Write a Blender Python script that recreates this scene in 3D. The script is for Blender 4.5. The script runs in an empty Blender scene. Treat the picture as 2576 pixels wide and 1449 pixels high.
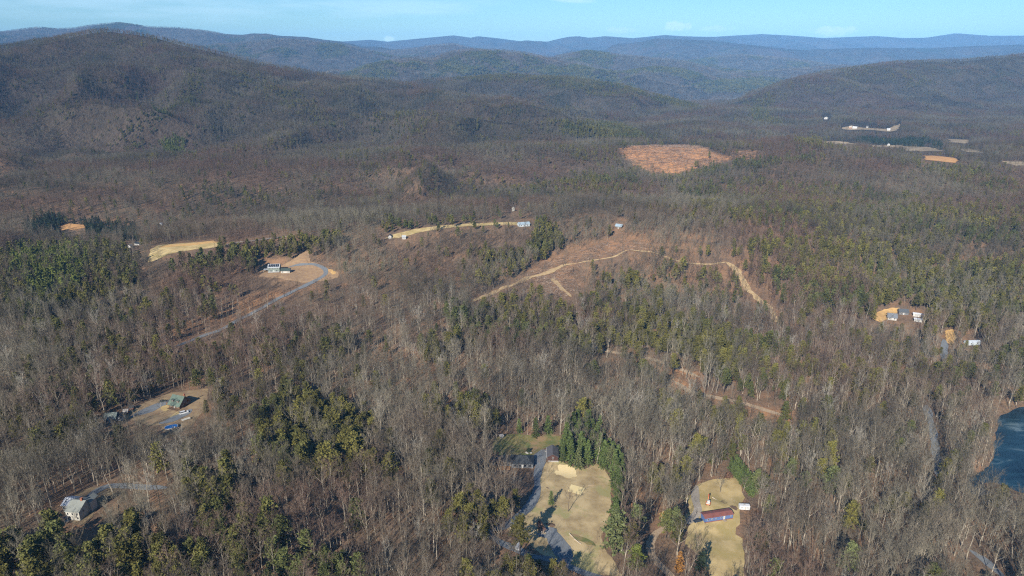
import bpy, math, random
import numpy as np
from mathutils import Vector, Matrix
from mathutils.geometry import delaunay_2d_cdt
R = math.radians
S = bpy.context.scene
COL = S.collection
# ------------------------------------------------------------------ camera, world, sun, exposure
CAMH, PITCH, FPX, CX, CY = 240.0, R(19.4), 1718.0, 1288.0, 724.5     # focal length and centre in 2576-px photo units
cam = bpy.data.objects.new('camera', bpy.data.cameras.new('camera'))
COL.objects.link(cam)
cam.location = (0, 0, CAMH)
cam.rotation_euler = (R(90) - PITCH, 0, 0)
cam.data.sensor_width = 36.0
cam.data.lens = 36.0 * FPX / 2576.0
cam.data.clip_start = 1.0
cam.data.clip_end = 90000.0
S.camera = cam
SUN_EL, SUN_AZ = R(31), R(23)          # shadows run away from the camera, 23 degrees to the right
w = bpy.data.worlds.new('World'); S.world = w; w.use_nodes = True
nt = w.node_tree; nt.nodes.clear()
out = nt.nodes.new('ShaderNodeOutputWorld'); bg = nt.nodes.new('ShaderNodeBackground')
sky = nt.nodes.new('ShaderNodeTexSky'); sky.sky_type = 'NISHITA'; sky.sun_disc = False
sky.sun_elevation = SUN_EL; sky.sun_rotation = R(180) + SUN_AZ
sky.altitude = 300; sky.air_density = 1.0; sky.dust_density = 0.25; sky.ozone_density = 2.6
bg.inputs['Strength'].default_value = 0.074
# soft cirrus and a few small cumulus low over the far range, part of the sky itself
tc = nt.nodes.new('ShaderNodeTexCoord')
nz = nt.nodes.new('ShaderNodeTexNoise'); nz.inputs['Detail'].default_value = 7; nz.inputs['Roughness'].default_value = 0.6; nz.inputs['Scale'].default_value = 1.0
mp = nt.nodes.new('ShaderNodeMapping'); mp.inputs['Scale'].default_value = (9, 9, 70); mp.inputs['Rotation'].default_value = (0, R(3), 0)
nt.links.new(tc.outputs['Generated'], mp.inputs['Vector']); nt.links.new(mp.outputs['Vector'], nz.inputs['Vector'])
sky_src = sky.outputs['Color']
def sky_blob(px, py, wx, wy, amt, col, lo, hi, tilt=0.0, fine=None):
    """a patch of cloud around one direction: azimuth and elevation half-widths in degrees"""
    global sky_src
    u, dy, dz = (px - CX) / FPX, math.cos(PITCH) + math.sin(PITCH) * (CY - py) / FPX, -math.sin(PITCH) + math.cos(PITCH) * (CY - py) / FPX
    az = math.atan2(u, dy); v = Vector((u, dy, dz)).normalized()
    m = nt.nodes.new('ShaderNodeMapping'); m.vector_type = 'TEXTURE'
    m.inputs['Location'].default_value = v; m.inputs['Rotation'].default_value = (0, R(tilt), -az); m.inputs['Scale'].default_value = (math.radians(wx), 1.0, math.radians(wy))
    nt.links.new(tc.outputs['Generated'], m.inputs['Vector'])
    ln = nt.nodes.new('ShaderNodeVectorMath'); ln.operation = 'LENGTH'; nt.links.new(m.outputs['Vector'], ln.inputs[0])
    mr = nt.nodes.new('ShaderNodeMapRange'); mr.interpolation_type = 'SMOOTHSTEP'; mr.inputs['From Min'].default_value = 1.0; mr.inputs['From Max'].default_value = 0.0; nt.links.new(ln.outputs['Value'], mr.inputs['Value'])
    src = nz
    if fine:
        src = nt.nodes.new('ShaderNodeTexNoise'); src.inputs['Detail'].default_value = 5; src.inputs['Scale'].default_value = fine; nt.links.new(tc.outputs['Generated'], src.inputs['Vector'])
    ad = nt.nodes.new('ShaderNodeMath'); ad.operation = 'MULTIPLY'; nt.links.new(mr.outputs['Result'], ad.inputs[0]); nt.links.new(src.outputs['Fac'], ad.inputs[1])
    m2 = nt.nodes.new('ShaderNodeMapRange'); m2.interpolation_type = 'SMOOTHSTEP'; m2.inputs['From Min'].default_value = lo; m2.inputs['From Max'].default_value = hi; m2.inputs['To Max'].default_value = amt; nt.links.new(ad.outputs[0], m2.inputs['Value'])
    x = nt.nodes.new('ShaderNodeMixRGB'); x.inputs['Color2'].default_value = (*col, 1); nt.links.new(m2.outputs['Result'], x.inputs['Fac']); nt.links.new(sky_src, x.inputs['Color1']); sky_src = x.outputs['Color']
PALE = (13.5, 11.6, 10.6)
sky_blob(200, -10, 30, 3.0, 0.34, PALE, 0.16, 0.55, 2)
sky_blob(1000, 20, 16, 1.4, 0.30, PALE, 0.15, 0.50, -2)
sky_blob(1440, 0, 3.2, 0.45, 0.4, PALE, 0.15, 0.45, 4, 60)
sky_blob(1700, 66, 2.4, 0.8, 0.55, PALE, 0.2, 0.42, 0, 90)
sky_blob(1560, 76, 2.6, 0.5, 0.30, PALE, 0.2, 0.42, 0, 90)
sky_blob(1800, 72, 2.6, 0.5, 0.30, PALE, 0.2, 0.42, 0, 90)
sky_blob(2100, 78, 3.2, 0.7, 0.6, PALE, 0.2, 0.42, 0, 90)
sky_blob(978, 97, 1.1, 0.55, 0.55, (16, 13, 11.2), 0.28, 0.52, 0, 160)
sky_blob(2090, 78, 0.8, 0.3, 0.4, (16, 13, 11.2), 0.25, 0.5, 0, 160)
tn = nt.nodes.new('ShaderNodeMixRGB'); tn.blend_type = 'MULTIPLY'; tn.inputs['Fac'].default_value = 1; tn.inputs['Color2'].default_value = (0.53, 0.83, 1.08, 1)
nt.links.new(sky_src, tn.inputs['Color1']); nt.links.new(tn.outputs['Color'], bg.inputs['Color'])
nt.links.new(bg.outputs['Background'], out.inputs['Surface'])
sl = bpy.data.lights.new('sun', 'SUN'); sl.energy = 5.2; sl.angle = R(0.53); sl.color = (1.0, 0.93, 0.82)
sun = bpy.data.objects.new('sun', sl); COL.objects.link(sun)
sd = Vector((math.sin(SUN_AZ) * math.cos(SUN_EL), math.cos(SUN_AZ) * math.cos(SUN_EL), -math.sin(SUN_EL)))   # travel direction of light
sun.rotation_euler = sd.to_track_quat('-Z', 'Y').to_euler(); sun.location = (-300, -900, 800)
S.view_settings.view_transform = 'Standard'; S.view_settings.look = 'None'
S.view_settings.exposure = 0.60; S.view_settings.gamma = 1.0
S.render.engine = 'CYCLES'
S.cycles.max_bounces = 4; S.cycles.diffuse_bounces = 2; S.cycles.glossy_bounces = 2; S.cycles.transmission_bounces = 2
S.cycles.volume_bounces = 0; S.cycles.transparent_max_bounces = 4
S.cycles.use_denoising = False
S.cycles.pixel_filter_type = 'BLACKMAN_HARRIS'; S.cycles.filter_width = 1.2

# ------------------------------------------------------------------ noise and rays
def _h(ix, iy, s):
    n = (ix * 374761393 + iy * 668265263 + s * 1442695041) & 0xFFFFFFFF
    n = ((n ^ (n >> 13)) * 1274126177) & 0xFFFFFFFF
    return ((n ^ (n >> 16)) & 0xFFFF) / 65535.0
def vnoise(x, y, s=0):
    x = np.asarray(x, float); y = np.asarray(y, float)
    ix = np.floor(x).astype(np.int64); iy = np.floor(y).astype(np.int64)
    fx = x - ix; fy = y - iy
    fx = fx * fx * fx * (fx * (fx * 6 - 15) + 10); fy = fy * fy * fy * (fy * (fy * 6 - 15) + 10)
    a = _h(ix, iy, s); b = _h(ix + 1, iy, s); c = _h(ix, iy + 1, s); d = _h(ix + 1, iy + 1, s)
    return (a + (b - a) * fx) * (1 - fy) + (c + (d - c) * fx) * fy
def fbm(x, y, o=4, s=0):
    t = 0; a = 0.5; f = 1.0
    for i in range(o):
        t = t + a * (vnoise(x * f, y * f, s + i * 7) * 2 - 1); a *= 0.5; f *= 2.03
    return t
def raydir(px, py):
    v = (CY - np.asarray(py, float)) / FPX; u = (np.asarray(px, float) - CX) / FPX
    return u, math.cos(PITCH) + math.sin(PITCH) * v, -math.sin(PITCH) + math.cos(PITCH) * v
def at_dist(px, py, Y):
    dx, dy, dz = raydir(px, py); t = Y / dy
    return float(dx * t), float(Y), float(CAMH + dz * t)
def project(x, y, z):
    zz = np.asarray(z) - CAMH
    dep = y * math.cos(PITCH) - zz * math.sin(PITCH); up = y * math.sin(PITCH) + zz * math.cos(PITCH)
    return CX + FPX * x / dep, CY - FPX * up / dep, dep

# ------------------------------------------------------------------ terrain
# crest lines: (photo x, photo y of the skyline, distance)
RIDGES = [
  # far blue range
  dict(w=(2600, 2000), p=1.5, pts=[(-500,92,15500),(300,100,15500),(859,102,15500),(932,97,15500),(975,102,15500),(1045,95,15500),(1142,86,15500),(1185,92,15500),(1202,88,15500),(1249,93,15500),(1325,103,15500),(1425,100,15500),(1455,88,15000),(1482,92,15000),(1525,88,15000),(1592,93,15000),(1675,85,14500),(1717,88,14500),(1794,90,15500),(1860,86,16500),(1917,83,16500),(1994,87,16500),(2070,93,16500),(2120,91,16500),(2200,88,16500),(2277,93,16500),(2334,92,16500),(2404,81,16500),(2484,87,16500),(2576,87,16500),(3300,80,16500)]),
  # blue range on the left
  dict(w=(1700, 1500), p=1.4, pts=[(-600,90,9300),(0,77,9300),(60,69,9300),(100,65,9300),(140,69,9300),(187,67,9300),(240,58,9300),(300,53,9300),(333,58,9300),(377,64,9300),(447,66,9300),(500,72,9300),(567,81,9400),(610,83,9500),(637,79,9500),(667,80,9500),(700,85,9600),(767,88,9700),(813,95,9800),(859,100,9900),(900,112,10000)]),
  dict(w=(1000, 900), p=1.3, pts=[(500,112,7200),(560,106,7200),(617,101,7200),(660,97,7200),(700,93,7200),(740,95,7200),(800,101,7200),(859,107,7200),(895,115,7300),(942,125,7400),(985,137,7400)]),
  dict(w=(1100, 900), p=1.3, pts=[(900,135,8800),(1000,122,8800),(1050,117,8800),(1088,110,8800),(1142,106,8800),(1175,115,8800),(1230,124,8900)]),
  dict(w=(900, 700), p=1.3, pts=[(865,205,4800),(895,193,4800),(920,170,5000),(942,153,5200),(992,146,5200),(1045,137,5200),(1092,143,5200),(1120,133,5400),(1145,123,5500),(1192,119,5500),(1269,122,5500),(1325,128,5500),(1392,147,5400),(1450,162,5200)]),
  dict(w=(1000, 800), p=1.3, pts=[(1380,146,7000),(1425,137,7000),(1455,128,6800),(1479,122,6700),(1509,127,6700),(1559,133,6700),(1640,141,6600),(1717,149,6500),(1800,172,6200),(1880,200,5600)]),
  dict(w=(1500, 1100), p=1.4, pts=[(1650,93,10500),(1784,98,10500),(1900,110,10500),(2004,122,10500),(2084,119,10500),(2200,116,10500),(2330,118,10500),(2450,112,10500),(2576,108,10500),(3000,100,10500)]),
  dict(w=(800, 700), p=1.3, pts=[(1540,185,5300),(1600,170,5500),(1650,163,5600),(1720,170,5600),(1800,190,5500),(1850,215,5200),(1880,240,5000)]),
  dict(w=(900, 800), p=1.3, pts=[(1740,150,8200),(1800,140,8300),(1860,134,8300),(1950,140,8200),(2030,150,8000),(2110,162,7800)]),
  dict(w=(800, 700), p=1.3, pts=[(1880,190,6300),(1960,172,6400),(2040,166,6500),(2120,160,6500)]),
  dict(w=(800, 700), p=1.3, pts=[(1180,128,6400),(1290,132,6400),(1380,138,6300),(1440,150,6200)]),
  # central dark ridge
  dict(w=(560, 420), p=1.5, pts=[(920,214,3150),(992,207,3150),(1045,197,3200),(1159,188,3250),(1285,180,3300),(1392,186,3250),(1425,187,3250),(1492,196,3200),(1559,207,3150),(1625,227,3050),(1717,247,2950),(1767,266,2850),(1817,283,2750)]),
  # big hill on the left
  dict(w=(820, 520), p=1.25, pts=[(-700,128,2700),(-300,118,2700),(0,107,2700),(67,102,2700),(110,93,2680),(187,80,2650),(250,68,2620),(283,68,2600),(333,73,2600),(393,83,2600),(443,98,2600),(567,127,2600),(667,153,2620),(800,177,2680),(859,185,2750),(920,194,2850),(992,206,2950)]),
  # hill on the right
  dict(w=(520, 480), p=1.7, pts=[(1885,290,2900),(1905,266,2950),(1924,245,3000),(1950,225,3080),(2000,198,3200),(2050,182,3400),(2110,170,3500),(2184,160,3600),(2264,150,3700),(2350,147,3750),(2400,147,3800),(2450,143,3800),(2517,138,3800),(2576,132,3800),(2800,118,3800),(3300,118,3800)]),
]
for r_ in RIDGES:
    th = 16
    r_['c'] = np.array([(lambda q: (q[0], q[1], q[2] - th))(at_dist(*p)) for p in r_['pts']])
# smaller knolls: x, y, height, sigma x, sigma y, turn
KNOLLS = [(135, 870, 34, 210, 120, -8), (-290, 800, 30, 210, 95, 25), (620, 1330, 42, 330, 190, -12), (-560, 1250, 24, 300, 140, 8),
          (60, 1480, 26, 420, 110, 4), (560, 860, 20, 180, 120, 0), (-60, 560, 14, 120, 80, 20), (-430, 470, 12, 160, 90, 0),
          (-170, 190, 38, 230, 130, 0), (1150, 1500, 30, 260, 160, -15), (900, 2050, 16, 330, 120, 0)]  # first one here added so the lower left slope darkens away from the sun
def terrain(x, y):
    amp = 10 + 20 * np.clip((y - 700) / 900, 0, 1) + 55 * np.clip((y - 4500) / 5000, 0, 1)
    calm = 1 - 0.8 * np.exp(-(((x - 60) / 150) ** 2 + ((y - 330) / 110) ** 2))
    ar = np.clip((y - 3000) / 2600, 0, 1); drop = -185 * ar * ar * (3 - 2 * ar)
    amp = amp + 45 * np.clip((y - 4500) / 3000, 0, 1)
    h = drop + amp * calm * fbm(x / 420.0, y / 420.0, 4, 3) + 2.0 * calm * fbm(x / 70.0, y / 70.0, 2, 9)
    for (kx, ky, kh, sx, sy, a) in KNOLLS:
        c, s = math.cos(R(a)), math.sin(R(a)); dx = x - kx; dy = y - ky
        u = (dx * c + dy * s) / sx; v = (-dx * s + dy * c) / sy
        h = h + kh * np.exp(-0.5 * (u * u + v * v))
    warp = fbm(x / 520.0, y / 520.0, 3, 21); warp2 = fbm(x / 1900.0, y / 1900.0, 3, 33)
    for r_ in RIDGES:
        P = r_['c']; best = np.full(x.shape, 1e12); zc = np.zeros(x.shape); side = np.zeros(x.shape)
        for i in range(len(P) - 1):
            a = P[i]; b = P[i + 1]; ex, ey = b[0] - a[0], b[1] - a[1]; L2 = ex * ex + ey * ey
            t = np.clip(((x - a[0]) * ex + (y - a[1]) * ey) / L2, 0, 1)
            qx = a[0] + t * ex; qy = a[1] + t * ey
            d2 = (x - qx) ** 2 + (y - qy) ** 2
            m = d2 < best
            best = np.where(m, d2, best); zc = np.where(m, a[2] + t * (b[2] - a[2]), zc); side = np.where(m, y - qy, side)
        d = np.sqrt(best); wf, wb = r_['w']; wd = np.where(side < 0, wf, wb)
        wn = np.where(wf > 1300, warp2, warp)
        e = d / wd * (1 + 0.75 * wn * np.clip(d / wd * 1.5, 0, 1))
        g = np.exp(-np.power(np.maximum(e, 0), r_['p']))
        fl = np.where((side > 0) | (P[0][2] * 0 + P[:, 1].mean() > 4200), -230.0, -45.0)
        k_ = 2.6 if wf > 1300 else (1.6 if wf > 850 else 1.0)
        gul = np.abs(fbm(x / (330.0 * k_) + 7, y / (330.0 * k_), 3, 61)) * 3.0 - 0.75
        rz = (zc - fl) * g + fl - 58 * k_ * gul * 4 * g * (1 - g)
        h = 0.5 * (h + rz + np.sqrt((h - rz) ** 2 + 9.0 ** 2)) - 0.5
    return h
Y0, Y1, NV, NS, SMAX, XO = 110.0, 30000.0, 940, 680, 1.32, 150.0
vv = np.linspace(0, 1, NV); gy = Y0 * (Y1 / Y0) ** vv; gs = np.linspace(-SMAX, SMAX, NS)
GX = gs[None, :] * (gy[:, None] + XO); GY = np.repeat(gy[:, None], NS, 1)
GZ = terrain(GX, GY)
# level pads under houses and the pond are cut into the grid here (filled in below through PADS)
LN = math.log(Y1 / Y0)
def ground(x, y):
    x = np.asarray(x, float); y = np.asarray(y, float)
    v = np.clip(np.log(np.maximum(y, Y0) / Y0) / LN * (NV - 1), 0, NV - 1.001)
    j = v.astype(int); fv0 = v - j
    fv = (y - gy[j]) / (gy[j + 1] - gy[j]); fv = np.clip(fv, 0, 1)
    s = np.clip((x / (y + XO) + SMAX) / (2 * SMAX) * (NS - 1), 0, NS - 1.001)
    i = s.astype(int); fs = s - i
    a = GZ[j, i]; b = GZ[j, i + 1]; c = GZ[j + 1, i]; d = GZ[j + 1, i + 1]
    return (a + (b - a) * fs) * (1 - fv) + (c + (d - c) * fs) * fv
def hit(px, py, tmax=6000.0):
    """photo pixel -> point on the ground"""
    px = np.atleast_1d(np.asarray(px, float)); py = np.atleast_1d(np.asarray(py, float))
    dx, dy, dz = raydir(px, py)
    lo = np.full(px.shape, 150.0); found = np.zeros(px.shape, bool); t = 150.0; hi = lo.copy()
    while t < tmax:
        t2 = t * 1.012
        z = CAMH + dz * t2 - ground(dx * t2, dy * t2)
        new = (z < 0) & ~found
        lo = np.where(new, t, lo); hi = np.where(new, t2, hi); found |= new
        t = t2
        if found.all(): break
    for _ in range(24):
        m = 0.5 * (lo + hi); z = CAMH + dz * m - ground(dx * m, dy * m)
        hi = np.where(z < 0, m, hi); lo = np.where(z < 0, lo, m)
    x, y = dx * hi, dy * hi
    return x, y, ground(x, y)
def hit1(px, py):
    x, y, z = hit(px, py); return Vector((float(x[0]), float(y[0]), float(z[0])))

# ------------------------------------------------------------------ pond basin cut into the grid
POND = [(2720,960),(2640,1000),(2590,1018),(2545,1032),(2513,1050),(2510,1078),(2506,1112),(2498,1150),(2482,1178),(2462,1188),(2440,1205),(2432,1225),(2440,1240),(2465,1248),(2490,1240),(2478,1228),(2480,1218),(2505,1214),(2528,1222),(2545,1232),(2576,1245),(2640,1262),(2720,1275)]
px_, py_, pz_ = hit([p[0] for p in POND], [p[1] for p in POND])
POND_Z = float(np.min(pz_)) - 0.6
for k in range(3):      # settle the outline on the pond's own level
    dx, dy, dz = raydir([p[0] for p in POND], [p[1] for p in POND]); tt = (POND_Z - CAMH) / dz
    PONDW = np.stack([dx * tt, dy * tt], 1)
def pip(x, y, poly):
    x = np.asarray(x, float); y = np.asarray(y, float); ins = np.zeros(x.shape, bool); n = len(poly)
    for i in range(n):
        x1, y1 = poly[i][0], poly[i][1]; x2, y2 = poly[(i + 1) % n][0], poly[(i + 1) % n][1]
        if y1 == y2: continue
        c = ((y1 > y) != (y2 > y)) & (x < (x2 - x1) * (y - y1) / (y2 - y1) + x1)
        ins ^= c
    return ins
def pdist(x, y, poly, closed=True):
    best = np.full(np.shape(x), 1e9); n = len(poly)
    for i in range(n if closed else n - 1):
        a = poly[i]; b = poly[(i + 1) % n]; ex, ey = b[0] - a[0], b[1] - a[1]
        t = np.clip(((x - a[0]) * ex + (y - a[1]) * ey) / (ex * ex + ey * ey + 1e-9), 0, 1)
        best = np.minimum(best, np.hypot(x - a[0] - t * ex, y - a[1] - t * ey))
    return best
def flatten(poly, z, inner, blend):
    global GZ
    xs = [p[0] for p in poly]; ys = [p[1] for p in poly]
    m = (GX > min(xs) - blend) & (GX < max(xs) + blend) & (GY > min(ys) - blend) & (GY < max(ys) + blend)
    X = GX[m]; Y = GY[m]; ins = pip(X, Y, poly); d = pdist(X, Y, poly); d = np.where(ins, 0, np.maximum(d - inner, 0))
    k = np.clip(1 - d / blend, 0, 1); k = k * k * (3 - 2 * k)
    GZ[m] = GZ[m] * (1 - k) + z * k
flatten(PONDW, POND_Z - 0.1, 0.0, 12.0)
ins = pip(GX, GY, PONDW); dd = pdist(GX[ins], GY[ins], PONDW)
GZ[ins] = POND_Z - np.clip(dd * 0.12, 0, 1.2) + 0.02

# ------------------------------------------------------------------ materials
def M(name, col, col2=None, scale=1.0, rough=0.85, detail=4, mid=(0.35, 0.65), bump=0.0, bscale=None, metal=0.0, col3=None, scale3=0.1, amt3=(0.5, 0.6), rnd=0.0, spec=0.3):
    m = bpy.data.materials.new(name); m.use_nodes = True; n = m.node_tree; b = n.nodes['Principled BSDF']
    b.inputs['Roughness'].default_value = rough; b.inputs['Metallic'].default_value = metal; b.inputs['Specular IOR Level'].default_value = spec
    g = n.nodes.new('ShaderNodeNewGeometry')
    def noise(sc, de):
        t = n.nodes.new('ShaderNodeTexNoise'); t.inputs['Scale'].default_value = sc; t.inputs['Detail'].default_value = de; t.inputs['Roughness'].default_value = 0.6
        n.links.new(g.outputs['Position'], t.inputs['Vector']); return t
    src = None
    if col2 is None:
        col2 = tuple(c * 0.8 for c in col)
    t = noise(scale, detail); r_ = n.nodes.new('ShaderNodeValToRGB')
    r_.color_ramp.elements[0].position = mid[0]; r_.color_ramp.elements[1].position = mid[1]
    r_.color_ramp.elements[0].color = (*col, 1); r_.color_ramp.elements[1].color = (*col2, 1)
    n.links.new(t.outputs['Fac'], r_.inputs['Fac']); src = r_.outputs['Color']
    if col3 is not None:
        t3 = noise(scale3, 5); r3 = n.nodes.new('ShaderNodeValToRGB'); r3.color_ramp.elements[0].position = amt3[0]; r3.color_ramp.elements[1].position = amt3[1]
        mm = n.nodes.new('ShaderNodeMixRGB'); mm.inputs['Color2'].default_value = (*col3, 1)
        n.links.new(t3.outputs['Fac'], r3.inputs['Fac']); n.links.new(r3.outputs['Color'], mm.inputs['Fac']); n.links.new(src, mm.inputs['Color1']); src = mm.outputs['Color']
    if rnd:
        oi = n.nodes.new('ShaderNodeObjectInfo'); hs = n.nodes.new('ShaderNodeHueSaturation'); mr = n.nodes.new('ShaderNodeMapRange')
        mr.inputs['To Min'].default_value = 1 - rnd; mr.inputs['To Max'].default_value = 1 + rnd
        n.links.new(oi.outputs['Random'], mr.inputs['Value']); n.links.new(mr.outputs['Result'], hs.inputs['Value'])
        n.links.new(src, hs.inputs['Color']); src = hs.outputs['Color']
    if name in ('bark', 'trunk_bark'):  # bark colour darkened with distance to make the far woods look dimmer
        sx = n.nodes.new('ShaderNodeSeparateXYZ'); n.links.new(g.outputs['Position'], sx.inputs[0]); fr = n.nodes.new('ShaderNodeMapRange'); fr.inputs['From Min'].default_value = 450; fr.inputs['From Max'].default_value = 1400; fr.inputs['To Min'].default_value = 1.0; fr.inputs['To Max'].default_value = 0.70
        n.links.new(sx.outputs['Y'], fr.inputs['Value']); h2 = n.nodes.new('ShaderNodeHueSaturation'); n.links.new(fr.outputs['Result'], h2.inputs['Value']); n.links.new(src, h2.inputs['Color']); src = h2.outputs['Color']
    n.links.new(src, b.inputs['Base Color'])
    if bump:
        tb = noise(bscale or scale * 3, 4); bp = n.nodes.new('ShaderNodeBump'); bp.inputs['Strength'].default_value = 1.0; bp.inputs['Distance'].default_value = bump
        n.links.new(tb.outputs['Fac'], bp.inputs['Height']); n.links.new(bp.outputs['Normal'], b.inputs['Normal'])
    return m
MT = {}
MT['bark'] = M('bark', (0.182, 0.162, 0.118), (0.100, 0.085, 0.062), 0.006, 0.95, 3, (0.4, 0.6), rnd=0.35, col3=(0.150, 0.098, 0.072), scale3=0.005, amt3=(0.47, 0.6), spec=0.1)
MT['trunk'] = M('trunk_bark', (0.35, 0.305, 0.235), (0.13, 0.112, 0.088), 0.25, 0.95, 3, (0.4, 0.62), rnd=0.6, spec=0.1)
MT['darkbark'] = M('dark_bark', (0.13, 0.10, 0.08), (0.09, 0.07, 0.06), 0.3, spec=0.1)
MT['pine'] = M('pine_needles', (0.100, 0.094, 0.024), (0.130, 0.116, 0.030), 0.5, 0.8, 2, rnd=0.35, spec=0.15, col3=(0.078, 0.086, 0.028), scale3=0.012)
MT['brightpine'] = M('bright_pine_needles', (0.120, 0.135, 0.028), (0.090, 0.105, 0.025), 0.5, 0.8, 2, rnd=0.3, spec=0.15)
MT['spruce'] = M('spruce_needles', (0.085, 0.115, 0.030), (0.065, 0.085, 0.028), 0.5, 0.8, 2, rnd=0.3, spec=0.15)
MT['dark'] = M('dark_needles', (0.024, 0.036, 0.020), (0.034, 0.046, 0.022), 0.5, 0.8, 2, rnd=0.25, spec=0.15)
MT['palebark'] = M('pale_bark', (0.34, 0.31, 0.255), (0.22, 0.20, 0.165), 0.02, 0.95, 3, rnd=0.3, spec=0.1)
MT['greywhitepine'] = M('pale_pine_needles', (0.14, 0.155, 0.06), (0.10, 0.115, 0.045), 0.5, 0.8, 2, rnd=0.25, spec=0.15)
MT['russet'] = M('russet_leaves', (0.34, 0.17, 0.04), (0.22, 0.10, 0.03), 0.8, 0.8, 2, spec=0.1)

def terrain_mat():
    m = bpy.data.materials.new('woodland_floor'); m.use_nodes = True; n = m.node_tree; b = n.nodes['Principled BSDF']
    b.inputs['Roughness'].default_value = 0.95; b.inputs['Specular IOR Level'].default_value = 0.05
    g = n.nodes.new('ShaderNodeNewGeometry')
    def noise(sc, de, ro=0.6):
        t = n.nodes.new('ShaderNodeTexNoise'); t.inputs['Scale'].default_value = sc; t.inputs['Detail'].default_value = de; t.inputs['Roughness'].default_value = ro
        n.links.new(g.outputs['Position'], t.inputs['Vector']); return t.outputs['Fac']
    def ramp(f, a, b_, ca, cb):
        r_ = n.nodes.new('ShaderNodeValToRGB'); e = r_.color_ramp.elements; e[0].position = a; e[1].position = b_; e[0].color = (*ca, 1); e[1].color = (*cb, 1)
        n.links.new(f, r_.inputs['Fac']); return r_.outputs['Color']
    def mix(f, a, b_, mode='MIX'):
        x = n.nodes.new('ShaderNodeMixRGB'); x.blend_type = mode
        if isinstance(f, float): x.inputs['Fac'].default_value = f
        else: n.links.new(f, x.inputs['Fac'])
        n.links.new(a, x.inputs['Color1'])
        if isinstance(b_, tuple): x.inputs['Color2'].default_value = (*b_, 1)
        else: n.links.new(b_, x.inputs['Color2'])
        return x.outputs['Color']
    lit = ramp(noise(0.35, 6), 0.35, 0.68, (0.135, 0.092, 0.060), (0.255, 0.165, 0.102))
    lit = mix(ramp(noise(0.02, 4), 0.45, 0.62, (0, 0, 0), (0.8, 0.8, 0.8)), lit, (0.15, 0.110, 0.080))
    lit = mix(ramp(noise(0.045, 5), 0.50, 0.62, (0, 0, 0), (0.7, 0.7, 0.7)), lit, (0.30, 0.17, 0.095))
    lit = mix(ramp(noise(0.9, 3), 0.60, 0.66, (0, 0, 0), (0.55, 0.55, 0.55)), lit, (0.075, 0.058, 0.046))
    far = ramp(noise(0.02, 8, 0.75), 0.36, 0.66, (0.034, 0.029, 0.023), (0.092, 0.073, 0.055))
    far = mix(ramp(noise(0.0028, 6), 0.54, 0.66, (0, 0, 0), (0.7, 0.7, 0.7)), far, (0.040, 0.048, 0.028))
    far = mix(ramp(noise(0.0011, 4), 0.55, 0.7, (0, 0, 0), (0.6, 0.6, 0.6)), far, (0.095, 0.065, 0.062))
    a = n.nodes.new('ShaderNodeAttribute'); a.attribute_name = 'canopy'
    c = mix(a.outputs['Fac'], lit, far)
    a2 = n.nodes.new('ShaderNodeAttribute'); a2.attribute_name = 'cut'
    slash = ramp(noise(0.07, 8, 0.75), 0.40, 0.60, (0.18, 0.095, 0.055), (0.60, 0.29, 0.12))
    slash = mix(ramp(noise(0.3, 4, 0.7), 0.52, 0.62, (0, 0, 0), (0.7, 0.7, 0.7)), slash, (0.36, 0.25, 0.16))
    c = mix(a2.outputs['Fac'], c, slash)
    n.links.new(c, b.inputs['Base Color'])
    bp = n.nodes.new('ShaderNodeBump'); bp.inputs['Strength'].default_value = 1.0; bp.inputs['Distance'].default_value = 0.5
    n.links.new(noise(0.5, 5), bp.inputs['Height'])
    bp2 = n.nodes.new('ShaderNodeBump'); bp2.inputs['Distance'].default_value = 30.0
    mm = n.nodes.new('ShaderNodeMath'); mm.operation = 'MULTIPLY'; n.links.new(noise(0.02, 6, 0.7), mm.inputs[0]); n.links.new(a.outputs['Fac'], mm.inputs[1])
    n.links.new(mm.outputs[0], bp2.inputs['Height']); n.links.new(bp.outputs['Normal'], bp2.inputs['Normal'])
    n.links.new(bp2.outputs['Normal'], b.inputs['Normal'])
    return m

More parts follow.
